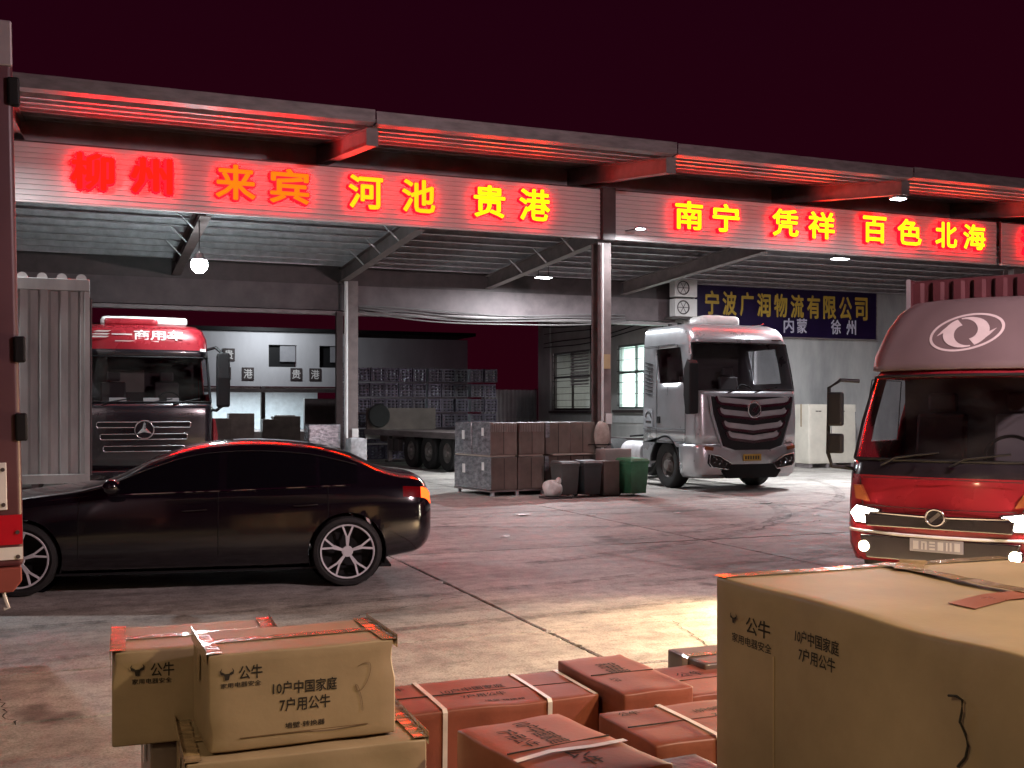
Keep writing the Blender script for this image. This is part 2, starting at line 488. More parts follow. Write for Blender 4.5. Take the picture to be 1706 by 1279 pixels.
def tyre_mark(p0, c, p1, w=0.24, k=0):
    b = MB(); vs_ = []; n = 26
    for i in range(n+1):
        t_ = i/n; q = Vector(p0)*(1-t_)**2+Vector(c)*2*t_*(1-t_)+Vector(p1)*t_**2
        d = (Vector(c)-Vector(p0))*(1-t_)+(Vector(p1)-Vector(c))*t_; d.normalize(); e = Vector((-d.y, d.x))
        ww = w*(0.8+0.3*math.sin(3*t_+k))
        vs_ += [(*(q+e*ww/2), 0.0035+0.0006*k), (*(q-e*ww/2), 0.0035+0.0006*k)]
    b.add(vs_, [(2*i, 2*i+1, 2*i+3, 2*i+2) for i in range(n)])
    b.build('tyre_mark', M_MARK, ground, fix=False)
for k, (p0, c, p1) in enumerate((((12.0, 18.6), (11.5, 13.0), (4.5, 11.0)), ((13.9, 18.6), (13.2, 11.4), (5.0, 9.2)), ((11.0, 11.9), (6.5, 9.3), (-1.0, 9.2)), ((11.4, 10.2), (7.0, 7.9), (-1.0, 8.0)), ((0.4, 20.5), (1.5, 15.0), (9.0, 13.6)), ((16.5, 22.0), (13.5, 14.5), (6.0, 12.4)), ((4.0, 16.5), (8.0, 15.0), (14.0, 16.5)))):
    tyre_mark(p0, c, p1, 0.26, k)

# ================================================================== LOADING SHED
shed = thing('loading_shed', 'steel loading shed with long corrugated canopy over the truck bays', 'shed', (0, 0, 0))
def raf_z(y): return 5.20-0.040*(y-20.2)          # underside of the inner rafters
def can_z(y): return 6.03+0.130*(y-17.3)          # underside of the front canopy beams

def ibeam(b, x, y0, z0, y1, z1, d0, d1, w=0.2, t=0.014):
    """I-section running along y; z is the underside, d the depth"""
    def pl(xa, xb, za0, zb0, za1, zb1):
        b.add([(xa,y0,za0),(xb,y0,za0),(xb,y0,zb0),(xa,y0,zb0),(xa,y1,za1),(xb,y1,za1),(xb,y1,zb1),(xa,y1,zb1)],
              [(0,1,2,3),(7,6,5,4),(0,4,5,1),(1,5,6,2),(2,6,7,3),(3,7,4,0)])
    pl(x-w/2, x+w/2, z0, z0+t, z1, z1+t)
    pl(x-t/2, x+t/2, z0+t, z0+d0-t, z1+t, z1+d1-t)
    pl(x-w/2, x+w/2, z0+d0-t, z0+d0, z1+d1-t, z1+d1)

RAFX = [-5.9, -1.95, 2.05, 6.1, 10.05, 14.1]
for x in RAFX:
    b = MB(); ibeam(b, x, 20.28, raf_z(20.28), 27.1, raf_z(27.1), 0.34, 0.34)
    b.build('rafter', M_STEEL, shed)
PURY = [20.75, 21.5, 22.25, 23.0, 23.75, 24.5, 25.25, 26.0, 26.75]
for y in PURY:
    z = raf_z(y)+0.345
    b = MB()
    b.box(-8, y-0.004, z, 28, y+0.004, z+0.16); b.box(-8, y-0.085, z, 28, y-0.004, z+0.006); b.box(-8, y-0.06, z+0.154, 28, y-0.004, z+0.16)
    b.box(-8, y-0.06, z+0.006, 28, y-0.054, z+0.025)
    b.build('purlin', M_GALV, shed)
# corrugated roof sheets (ribs run down the slope)
def corrugated(x0, x1, y0, z0, y1, z1, pitch=0.2, h=0.03):
    b = MB(); xs = []
    x = x0
    while x < x1:
        for dx, dz in ((0, 0), (pitch*0.55, 0), (pitch*0.65, h), (pitch*0.9, h)):
            xs.append((x+dx, dz))
        x += pitch
    vs_ = []
    for x, dz in xs: vs_ += [(x, y0, z0+dz), (x, y1, z1+dz)]
    b.add(vs_, [(2*k, 2*k+2, 2*k+3, 2*k+1) for k in range(len(xs)-1)])
    return b
for k in range(9):
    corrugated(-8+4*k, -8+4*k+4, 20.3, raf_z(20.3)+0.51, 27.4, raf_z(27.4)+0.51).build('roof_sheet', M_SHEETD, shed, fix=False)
# short knee braces from rafter to purlins
for x in (2.05, 6.1, 10.05):
    for y in (21.5, 23.0, 24.5):
        MB().tube([(x-0.09, y, raf_z(y)+0.02), (x-0.42, y, raf_z(y)+0.345)], 0.018, 6).build('knee_brace', M_GALV, shed)
# front canopy
CANX = [-6.6, -1.1, 4.4, 10.0, 15.4, 20.9, 26.4]
for x in CANX:
    b = MB(); ibeam(b, x, 17.36, can_z(17.36), 23.5, can_z(23.5), 0.28, 0.46, 0.2, 0.016)
    b.box(x-0.1, 17.34, can_z(17.3), x+0.1, 17.358, can_z(17.3)+0.29)
    b.build('canopy_beam', M_STEEL, shed)
for y in (17.95, 18.7, 19.45, 20.2, 20.95, 21.7):
    z = can_z(y)+0.29+0.029*(y-17.36)+0.004
    b = MB(); b.box(-8, y-0.004, z, 28, y+0.004, z+0.12); b.box(-8, y-0.055, z, 28, y-0.004, z+0.006)
    b.build('canopy_purlin', M_GALV, shed)
for k in range(9):
    corrugated(-8+4*k, -8+4*k+4, 17.25, can_z(17.25)+0.42, 23.6, can_z(23.6)+0.62).build('canopy_sheet', M_SHEET, shed, fix=False)
for k in range(len(CANX)-1):
    x0, x1 = CANX[k]+0.012, CANX[k+1]-0.012
    dz = (0.0, 0.02, 0.0, -0.015, 0.0, 0.01)[k]
    b = MB()
    b.prism([(17.10, 6.335+dz), (17.34, 6.335+dz), (17.34, 6.46+dz), (17.334, 6.46+dz), (17.334, 6.341+dz), (17.112, 6.341+dz), (17.112, 6.53+dz), (17.16, 6.535+dz), (17.16, 6.541+dz), (17.10, 6.541+dz)], 'x', x0, x1)
    b.build('gutter', M_GUT, shed)
MB().box(-8, 21.9, 5.66, 28, 21.93, can_z(21.9)+0.52).build('clerestory_panel', M_SHEET, shed)
# columns
def hcol(x, y, z1, w=0.3, d=0.3, t=0.02):
    b = MB(); b.box(x-w/2, y-d/2, 0, x+w/2, y-d/2+t, z1); b.box(x-w/2, y+d/2-t, 0, x+w/2, y+d/2, z1); b.box(x-t/2, y-d/2+t, 0.0, x+t/2, y+d/2-t, z1)
    b.box(x-w/2-0.08, y-d/2-0.08, 0, x+w/2+0.08, y+d/2+0.08, 0.025)
    return b.build('column', M_STEEL, shed)
for x in (-1.5, 10.1, 21.5): hcol(x, 20.42, raf_z(20.42)-0.003, 0.30, 0.32)
for x in (-1.95, 6.28): hcol(x, 26.85, raf_z(26.85)-0.003, 0.26, 0.26)
b = MB(); b.tube([(10.02, 20.2, 0.35), (10.02, 20.2, 5.15)], 0.028, 8); b.build('conduit', M_PIPE, shed)
b = MB(); b.tube([(6.08, 26.62, 0.5), (6.08, 26.62, 4.9)], 0.05, 10); b.build('conduit', M_PIPE, shed)
MB().box(5.86, 26.7, 0, 6.02, 26.86, 4.15).build('timber_post', M_STEELD, shed)
MB().box(6.25, 26.66, 1.0, 6.41, 26.705, 1.22).build('notice_plate', M_WHITE, shed)
MB().box(10.03, 20.19, 2.55, 10.2, 20.245, 2.85).build('notice_plate', mat('warning_plate', (0.42, 0.30, 0.16), 0.6), shed)
MB().box(10.1, 20.19, 1.4, 10.24, 20.245, 1.62).build('notice_plate', M_WHITE, shed)
# rear eave beam and the light strip below it
MB().box(-8, 27.14, 4.22, 15.8, 27.32, 4.86).build('eave_beam', mat('eave_paint', (0.15, 0.12, 0.125), 0.6, 0, 0.35, 2), shed)
MB().box(-8, 27.20, 4.862, 15.8, 27.25, 5.42).build('eave_infill', M_STEELD, shed)
MB().box(-8, 27.06, 4.10, 15.8, 27.30, 4.19).build('eave_gutter', M_GUT, shed)
for s_ in range(4):
    pts = []
    for k in range(25):
        t = k/24; x = 6.5+t*7.6
        pts.append((x, 27.02-0.02*s_, 4.34-0.05*s_-0.16*math.sin(t*math.pi)*(0.6+0.3*s_)+0.03*math.sin(9*t+s_)))
    MB().tube(pts, 0.018, 6).build('cable', mat('grey_cable', (0.16, 0.15, 0.15), 0.5), shed)
# dark post joining the two signs
MB().box(9.98, 20.08, 5.22, 10.27, 20.24, 6.30).build('sign_post', M_STEELD, shed)

# ================================================================== SIGN BOARDS
def slat_mesh(L):
    # one lapped board, lower edge proud of the upper; origin at its left lower back corner
    return [(0.0, 0.0), (-0.022, 0.004), (-0.022, 0.012), (-0.006, 0.087), (0.0, 0.087)]
SAMPLE_SIDES = True
M_RINGF = glow('red_letter_edge', (1.0, 0.0002, 0.0004), 100.0)
M_RINGS = glow('red_letter_side', (1.0, 0.001, 0.003), 12.0, SAMPLE_SIDES)
FACE = {'r': glow('letter_red', (1.0, 0.002, 0.001), 9.0), 'ro': glow('letter_red_orange', (1.0, 0.07, 0.002), 3.4),
        'o': glow('letter_orange', (1.0, 0.30, 0.004), 2.6), 'yo': glow('letter_amber', (1.0, 0.52, 0.004), 2.4), 'y': glow('letter_yellow', (1.0, 0.66, 0.006), 2.3)}
def sign_board(label, x0, x1, y, z0, chars, group='illuminated sign boards on the shed front'):
    t = thing('sign_board', label, 'sign', (x0, y, z0), 0, group)
    Lb = x1-x0; me = None
    for k in range(11):
        if me is None:
            o = MB().prism(slat_mesh(Lb), 'x', 0, Lb).build('slat', M_SLAT, t, loc=(0, 0, 0.0905*k)); me = o.data
        else:
            shared('slat', me, t, (0, 0, 0.0905*k))
    MB().box(0, 0.002, -0.02, Lb, 0.06, 1.02).build('backing_panel', M_STEELD, t)
    MB().box(-0.001, -0.03, -0.035, Lb+0.001, 0.05, -0.004).build('bottom_trim', M_SLAT, t)
    for ch, xa, xb, za, zb, fc in chars:
        w, h = xb-xa, zb-za
        off = {'r': 0.055, 'ro': 0.04}.get(fc, 0.022)
        me1 = text_mesh(ch, w*1.06, h*1.06, off+0.022, 0.05, None).copy()
        me1.materials.append(M_RINGS); me1.materials.append(M_RINGF)
        for p in me1.polygons:
            p.material_index = 1 if p.normal.z > 0.9 else 0
        L_ = shared('letter', me1, t, ((xa+xb)/2-x0, -0.085, (za+zb)/2-z0), (R(90), 0, 0))
        me2 = text_mesh(ch, w*1.0, h*1.0, {'r': 0.03, 'ro': 0.022}.get(fc, 0.024), 0.0, FACE[fc])
        shared('letter_face', me2, L_, (0, 0, 0.060))
    return t
S1 = [('柳', -.22, .49, 'r'), ('州', .75, 1.46, 'r'), ('来', 2.2, 2.91, 'ro'), ('宾', 3.16, 3.89, 'ro'), ('河', 4.63, 5.3, 'o'),
      ('池', 5.67, 6.34, 'o'), ('贵', 7.13, 7.8, 'yo'), ('港', 8.1, 8.77, 'yo')]
S2 = [('南', 11.67, 12.35, 'yo'), ('宁', 12.59, 13.27, 'y'), ('凭', 14.12, 14.82, 'y'), ('祥', 15.08, 15.8, 'y'), ('百', 16.59, 17.26, 'y'),
      ('色', 17.58, 18.29, 'y'), ('北', 18.7, 19.36, 'y'), ('海', 19.55, 20.24, 'y')]
sign_board('long pale slatted sign board with glowing red and orange characters', -7.0, 9.96, 20.2, 5.28,
           [(c, a, b_, 5.50, 6.14, f_) for c, a, b_, f_ in S1])
sign_board('pale slatted sign board with eight glowing yellow characters beside dark post', 10.30, 20.72, 20.2, 5.28,
           [(c, a, b_, 5.54, 6.15, f_) for c, a, b_, f_ in S2])
sign_board('sign board cut off by the right edge of the photo', 20.80, 26.5, 20.12, 5.26,
           [('港', 21.40, 22.1, 5.50, 6.12, 'y')])

# ================================================================== LAMPS
M_LENS = glow('lamp_lens', (0.80, 0.97, 1.0), 260.0)
M_LENS2 = glow('panel_lens', (0.92, 0.96, 1.0), 60.0)
M_ALU = mat('lamp_housing', (0.35, 0.35, 0.36), 0.4, 0.6)
def area_light(parent, loc, size, power, col, rot=(0, 0, 0), spread=180):
    d = bpy.data.lights.new('lamp_light', 'AREA'); d.shape = 'DISK'; d.size = size; d.energy = power; d.color = col; d.spread = R(spread)
    o = bpy.data.objects.new('lamp_light', d); o.location = loc; o.rotation_euler = rot
    return link(o, parent)
def bay_lamp(label, x, y, z, power, top):
    t = thing('bay_lamp', label, 'lamp', (x, y, z), 0, 'lamps under the shed roof')
    MB().lathe([(0.02, 0.14), (0.07, 0.13), (0.085, 0.06), (0.13, 0.015), (0.135, 0.0), (0.12, 0.002)], n=24, axis='z').build('housing', M_ALU, t, smooth=40)
    MB().lathe([(0.0001, -0.24), (0.06, -0.23), (0.12, -0.18), (0.155, -0.10), (0.14, -0.03), (0.118, 0.0)], n=24, axis='z').build('lens', M_LENS, t, smooth=60)
    MB().tube([(0, 0, 0.13), (0, 0, top-z)], 0.012, 6).build('hanger', M_STEELD, t)
    area_light(t, (0, 0, -0.26), 0.2, power, (0.88, 0.96, 1.0))
    return t
def panel_lamp(label, x, y, z, power, top, w=0.42):
    t = thing('panel_lamp', label, 'lamp', (x, y, z), 0, 'lamps under the shed roof')
    MB().box(-w/2, -0.11, 0, w/2, 0.11, 0.05).build('housing', M_ALU, t, bevel=0.01)
    MB().box(-w/2+0.02, -0.09, -0.012, w/2-0.02, 0.09, -0.001).build('lens', M_LENS2, t)
    b = MB(); b.tube([(-w/3, 0, 0.045), (-w/3, 0, top-z)], 0.008, 6); b.tube([(w/3, 0, 0.045), (w/3, 0, top-z)], 0.008, 6); b.build('bracket', M_STEELD, t)
    area_light(t, (0, 0, -0.02), 0.3, power, (0.93, 0.96, 1.0))
    return t
bay_lamp('bright round bay lamp hanging above the red truck', 1.97, 20.62, 4.45, 60, 5.2)
panel_lamp('small white lamp hanging right of the rafter above the pallet cartons', 10.75, 25.0, 5.02, 600, 5.5)
panel_lamp('small white lamp under the roof below the yellow characters', 16.7, 21.0, 5.28, 800, 5.62)
panel_lamp('small white lamp under the canopy beam above the yellow sign', 15.45, 17.6, 6.0, 90, 6.05, 0.3)
panel_lamp('white lamp under the canopy end beyond the near truck', -2.4, 17.55, 5.95, 420, 6.05)
# small floodlight on an arm in front of the second board
t = thing('arm_lamp', 'small white lamp glowing in front of the second sign board', 'lamp', (10.54, 19.5, 5.38), 0, 'lamps under the shed roof')
MB().box(-0.10, -0.07, 0, 0.10, 0.07, 0.045).build('housing', M_ALU, t, bevel=0.008)
MB().box(-0.08, -0.055, -0.010, 0.08, 0.055, -0.001).build('lens', M_LENS2, t)
MB().tube([(0, 0.06, 0.02), (0, 0.66, 0.06)], 0.012, 6).build('arm', M_STEELD, t)
area_light(t, (0, 0, -0.02), 0.12, 70, (0.95, 0.96, 1.0))

# ================================================================== DEPOT BUILDING (right, behind the silver truck)
depot = thing('depot_building', 'grey plastered depot building with barred windows behind the silver truck', 'building')
b = MB()
W1 = (33.2, 36.3, 1.68, 3.76); W2 = (27.7, 31.15, 1.72, 3.76)
ys = [27.0, W2[0], W2[1], W1[0], W1[1], 37.6]
for k in range(5):
    if k in (1, 3):
        w_ = W2 if k == 1 else W1
        b.box(16, ys[k], 0, 16.22, ys[k+1], w_[2]); b.box(16, ys[k], w_[3], 16.22, ys[k+1], 5.6)
    else:
        b.box(16, ys[k], 0, 16.22, ys[k+1], 5.6)
b.build('side_wall', M_WALL, depot)
MB().box(16.223, 27.0, 0, 27, 27.22, 5.7).build('front_wall', mat('stained_plaster', (0.46, 0.46, 0.45), 0.8, 0, 0.0, 0.8, 0.1, 30, col2=(0.24, 0.245, 0.25), stretch=(1.4, 1, 0.45)), depot)
MB().box(16.223, 37.4, 0, 27, 37.6, 5.7).build('rear_wall', M_WALL, depot)
MB().box(15.9, 26.9, 5.705, 27.2, 38, 5.95).build('roof_slab', M_STEELD, depot)
# lit room behind the near window
M_ROOM = mat('room_white', (0.72, 0.78, 0.76), 0.7)
b = MB(); b.box(16.223, 27.223, 0.02, 21.2, 32.2, 0.06); b.box(16.223, 27.223, 3.95, 21.2, 32.2, 4.0); b.box(21.2, 27.223, 0, 21.3, 32.3, 4); b.box(16.223, 32.2, 0, 21.2, 32.3, 4)
b.box(18.2, 32.0, 0.06, 19.6, 32.195, 2.4)
b.build('lit_room', M_ROOM, depot)
b = MB(); b.box(16.223, 33.0, 0, 21, 33.05, 4); b.box(20.95, 33.05, 0, 21, 37.5, 4); b.box(16.223, 33.05, 3.9, 20.9, 37.5, 3.95)
b.build('dark_room', mat('dim_room', (0.25, 0.24, 0.23), 0.8), depot)
area_light(depot, (18.6, 29.6, 3.9), 1.2, 1100, (0.86, 1.0, 0.95))
area_light(depot, (18.6, 34.3, 3.8), 0.5, 120, (0.95, 0.95, 0.9))
def barred_window(w_, nv, nh, lit):
    y0, y1, z0, z1 = w_
    t = bpy.data.objects.new('window', None); link(t, depot)
    b = MB(); f = 0.07
    b.box(16.03, y0, z0, 16.12, y0+f, z1); b.box(16.03, y1-f, z0, 16.12, y1, z1); b.box(16.03, y0+f, z0, 16.12, y1-f, z0+f); b.box(16.03, y0+f, z1-f, 16.12, y1-f, z1)
    for k in range(1, nv):
        y = y0+(y1-y0)*k/nv; b.box(16.04, y-0.03, z0+f, 16.11, y+0.03, z1-f)
    b.box(16.035, y0+f, z0+(z1-z0)*0.55, 16.115, y1-f, z0+(z1-z0)*0.55+0.07)
    b.build('window_frame', M_STEELD if not lit else mat('window_frame_grey', (0.16, 0.18, 0.18), 0.5), t)
    MB().add([(16.07, y0+f, z0+f), (16.07, y0+f, z1-f), (16.07, y1-f, z1-f), (16.07, y1-f, z0+f)], [(0, 1, 2, 3)]).build('pane', glass('window_glass', (0.85, 0.9, 0.88)), t, fix=False)
    MB().box(15.86, y0-0.12, z0-0.12, 16.0, y1+0.12, z0-0.03).build('window_sill', M_STEELD, t)
    for k in range(nh):
        z = z0+0.12+(z1-z0-0.24)*k/(nh-1)
        MB().box(15.965, y0, z-0.008, 15.985, y1, z+0.008).build('security_bar', M_STEELD, t)
    return t
barred_window(W2, 3, 6, True)
w1 = barred_window(W1, 2, 9, False)
for k in range(11):
    z = 2.55+k*0.105
    MB().add([(15.975, 33.3, z), (15.975, 34.8, z), (16.03, 34.8, z+0.07), (16.03, 33.3, z+0.07)], [(0, 1, 2, 3)]).build('shutter_slat', M_GALV, w1, fix=False)
# pilaster, band and cables on the side wall
MB().box(15.93, 36.45, 0, 15.997, 37.55, 5.3).build('pilaster', M_WALL, depot)
MB().box(15.955, 27.02, 1.28, 15.998, 36.44, 1.5).build('dado_band', mat('dado', (0.55, 0.56, 0.56), 0.6), depot)
for k, (z0, z1, sg) in enumerate(((4.5, 4.9, 0.28), (4.1, 4.5, 0.1), (3.95, 4.25, 0.06), (4.75, 4.95, 0.2))):
    pts = [(15.94-0.01*k, 37-9.6*t_, z0+(z1-z0)*t_-sg*math.sin(t_*math.pi)+0.05*math.sin(7*t_+k)) for t_ in [q/24 for q in range(25)]]
    MB().tube(pts, 0.017, 6).build('cable', M_BLACK, depot)
for y in (28.1, 33.0):
    MB().tube([(15.93, y, 3.6), (15.93, y+0.05, 5.4)], 0.02, 6).build('cable', M_BLACK, depot)
# downpipe by the blue sign
MB().tube([(18.35, 26.9, 0.1), (18.35, 26.9, 3.8)], 0.05, 10).build('downpipe', M_PIPE, depot)

ac = thing('ac_unit', 'white air conditioner boxes stacked on the building corner beside the blue sign', 'air conditioner', (15.75, 26.62, 4.32))
for k in range(2):
    z = 0.0+k*0.55
    MB().box(-0.36, -0.16, z, 0.36, 0.16, z+0.5).build('case', M_WHITE, ac, bevel=0.02)
    fb = MB(); fb.lathe([(0.19, -0.163), (0.20, -0.175), (0.17, -0.175), (0.165, -0.163)], c=(-0.1, 0, z+0.25), axis='y', n=24)
    for q in range(3): fb.tube([(-0.1+0.18*math.cos(q*math.pi/3), -0.17, z+0.25+0.18*math.sin(q*math.pi/3)), (-0.1-0.18*math.cos(q*math.pi/3), -0.17, z+0.25-0.18*math.sin(q*math.pi/3))], 0.008, 6)
    fb.build('fan_guard', M_STEELD, ac)
MB().box(-0.4, -0.1, -0.05, 0.4, 0.38, -0.005).build('bracket', M_STEELD, ac)
MB().tube([(0.38, 0.0, 0.9), (0.45, 0.2, 0.5), (0.4, 0.3, 0.1)], 0.03, 8).build('hose', M_WHITE, ac)

# blue company sign
bs = thing('company_sign', 'dark blue company sign with yellow characters on the grey wall', 'sign', (16.22, 26.86, 3.86))
M_BLUE = mat('blue_sign', (0.013, 0.006, 0.036), 0.35, 0, 0.25, 1.2)
MB().box(0, 0, 0, 6.5, 0.06, 1.42).build('board', M_BLUE, bs)
b = MB(); b.box(-0.03, -0.01, 1.42, 6.53, 0.07, 1.45); b.box(-0.03, -0.01, -0.03, 6.53, 0.07, 0.0); b.box(-0.03, -0.01, 0, -0.001, 0.07, 1.42); b.box(6.501, -0.01, 0, 6.53, 0.07, 1.42)
b.build('frame', M_GUT, bs)
M_YEL = mat('yellow_vinyl', (0.42, 0.28, 0.04), 0.5); M_PALE = mat('pale_vinyl', (0.52, 0.50, 0.60), 0.5)
for k, ch in enumerate('宁波广润物流有限公司'):
    me = text_mesh(ch, 0.47, 0.70, 0.024, 0.004, M_YEL)
    shared('letter', me, bs, (0.62+0.59*k, -0.006, 0.92), (R(90), 0, 0))
for ch, x in (('内', 3.27), ('蒙', 3.74), ('徐', 4.98), ('州', 5.55)):
    shared('letter', text_mesh(ch, 0.36, 0.44, 0.014, 0.004, M_PALE), bs, (x, -0.006, 0.34), (R(90), 0, 0))

# ================================================================== FAR WAREHOUSE
far = thing('far_warehouse', 'distant pale warehouse with lit open bays and square character plates', 'building')
FW = mat('far_wall', (0.52, 0.52, 0.54), 0.8, 0, 0.15, 0.8, stretch=(1, 1, 0.4))
fy = 59.0
# front wall above the bays, built round its two window openings
b = MB()
b.box(-4, fy, 2.95, 9.25, fy+0.3, 5.9); b.box(9.25, fy, 2.95, 10.75, fy+0.3, 4.0); b.box(9.25, fy, 5.2, 10.75, fy+0.3, 5.9)
b.box(10.75, fy, 2.95, 12.0, fy+0.3, 5.9); b.box(12.0, fy, 2.95, 13.4, fy+0.3, 4.0); b.box(12.0, fy, 5.2, 13.4, fy+0.3, 5.9); b.box(13.4, fy, 0, 20.6, fy+0.3, 5.7)
b.build('wall', FW, far)
MB().box(-4.2, fy-0.9, 2.62, 13.4, fy-0.02, 2.80).build('awning', M_STEELD, far)
MB().box(-4.2, fy-0.3, 5.91, 21, fy+12, 6.1).build('roof', M_BLACK, far)
for x in (9.25, 12.0):
    w = bpy.data.objects.new('window', None); link(w, far)
    MB().box(x, fy+0.28, 4.0, x+1.45, fy+0.3, 5.2).build('pane', M_BLACK, w)
    MB().box(x+0.62, fy+0.12, 4.3, x+1.45, fy+0.16, 5.18).build('shutter', mat('grey_shutter', (0.3, 0.3, 0.32), 0.6), w)
for x in (4.0, 8.85, 13.25):
    MB().box(x, fy, 0, x+0.22, fy+0.3, 2.94).build('pier', M_STEELD, far)
MB().box(-4, fy+7, 0, 13.3, fy+7.2, 2.9).build('back_wall', mat('bay_white', (0.66, 0.72, 0.76), 0.7), far)
MB().box(-4, fy+0.31, 2.82, 13.3, fy+7, 2.9).build('bay_ceiling', M_WHITE, far)
MB().box(11.3, fy+0.6, 0, 13.2, fy+0.9, 2.3).build('bay_shutter', M_STEELD, far)
MB().box(-4, fy+0.0, 0, 13.2, fy+7, 0.5).build('dock', M_STEEL, far)
for x in (3.0, 6.5, 10.2):
    area_light(far, (x, fy+3.5, 2.78), 0.8, 330, (0.82, 0.95, 1.0))
area_light(far, (9.0, fy-3.0, 6.5), 0.8, 170, (0.9, 0.95, 1.0), (R(48), 0, 0))  # extra light with no fixture, added to brighten the warehouse front wall
for ch, x, z in (('银', 5.2, 4.62), ('贵', 7.15, 4.62), ('贵', 6.95, 3.62), ('港', 8.15, 3.62), ('贵', 10.72, 3.62), ('港', 11.75, 3.62)):
    pl = MB().box(x-0.31, fy-0.07, z-0.33, x+0.31, fy-0.005, z+0.33).build('character_plate', M_STEELD, far)
    shared('character', text_mesh(ch, 0.46, 0.5, 0.012, 0.0, M_WHITE), pl, (x, fy-0.075, z), (R(90), 0, 0))
for k, (x, w_, h_) in enumerate(((4.6, 1.5, 1.0), (6.3, 0.9, 1.25), (7.3, 1.3, 1.5), (8.7, 0.8, 1.2), (9.6, 1.4, 1.35), (11.0, 0.6, 0.9))):
    c = MB().box(-w_/2, 0, 0, w_/2, 0.9, h_).build('far_carton', M_KRAFTD, None, bevel=0.02, loc=(x+0.3, fy-2.2+0.25*(k % 3), 0))
    tag(c, ('low wide brown carton left of the lit far bays', 'small carton second from the left in the far bays', 'tall brown carton at the centre of the far bays',
            'narrow brown carton beside the tall far carton', 'brown carton with a white sheet on top in the far bays', 'lowest small carton right of the lit far bays')[k], 'carton', 'cartons in front of the far warehouse')
    if k == 4: MB().box(-0.55, 0.1, h_+0.003, 0.45, 0.7, h_+0.06).build('white_sheet', M_WHITE, c)

# corrugated boundary fence beside the crates
fen = thing('boundary_fence', 'grey corrugated metal fence right of the crate wall', 'fence', (13.9, 38.2, 0))
b = MB(); pts = []
for k in range(58):
    pts.append((k*0.04, 0.025 if k % 4 in (0, 1) else -0.025))
b.add([(x, y, z) for x, y in pts for z in (0.0, 2.45)], [(2*k, 2*k+2, 2*k+3, 2*k+1) for k in range(57)])
b.build('panel', mat('fence_sheet', (0.36, 0.35, 0.36), 0.5, 0.3), fen, fix=False)
for x in (0.1, 2.2): MB().box(x, 0.06, 0, x+0.06, 0.12, 2.5).build('post', M_STEELD, fen)

# ================================================================== CRATE WALL AND FLATBED TRAILER
M_CR = mat('crate_plastic', (0.13, 0.11, 0.17), 0.35, 0, 0.5, 5, objrand=0.35)
M_CRW = mat('crate_content', (0.42, 0.41, 0.46), 0.25, 0.3, 0.7, 16, stretch=(1, 1, 3))
CELL_W, CELL_H = 0.5, 0.515
cm = None; crates = []
def crate_mesh():
    b = MB(); w, d, h = 0.47, 0.46, 0.47
    b.box(-w/2, -d/2, 0, w/2, d/2, 0.035)
    for x in (-w/2, w/2-0.03): b.box(x, -d/2, 0.035, x+0.03, d/2, h)
    b.box(-w/2+0.03, d/2-0.03, 0.035, w/2-0.03, d/2, h)
    for k in range(4): b.box(-w/2+0.03, -d/2, 0.09+0.105*k, w/2-0.03, -d/2+0.02, 0.09+0.105*k+0.042)
    b.box(-0.015, -d/2-0.004, 0.035, 0.015, -d/2+0.024, h)
    for k in range(3):
        for q in range(3): b.cyl((-0.14+0.14*k, -0.1+0.13*q, 0.036), (-0.14+0.14*k, -0.1+0.13*q, 0.40), 0.055, 0.045, 8, mi=1)
    return b.build('plastic_crate', [M_CR, M_CRW], None)
random.seed(11)
first = crate_mesh()
lay = []
for r_ in range(6):
    for c_ in range(11):
        lay.append((r_, c_))
colname = ['first', 'second', 'third', 'fourth', 'fifth', 'sixth', 'seventh', 'eighth', 'ninth', 'tenth', 'eleventh']
rowname = ['bottom', 'second lowest', 'third lowest', 'third highest', 'second highest', 'top']
for n_, (r_, c_) in enumerate(lay):
    o = first if n_ == 0 else first.copy()
    if n_: COL.objects.link(o)
    x = 8.35+CELL_W*c_+random.uniform(-0.02, 0.02)+(0.05 if c_ >= 6 else 0)+(0.09 if c_ >= 9 else 0)
    o.location = (x, 36.4+random.uniform(-0.05, 0.05), 0.02+0.53*r_)
    o.rotation_euler = (0, 0, random.uniform(-0.03, 0.03))
    if r_ == 0: o.location.z = 0.0
    tag(o, 'dark plastic crate in the %s column of the crate wall, %s row' % (colname[c_], rowname[r_]), 'crate', 'plastic crates stacked behind the flatbed trailer')

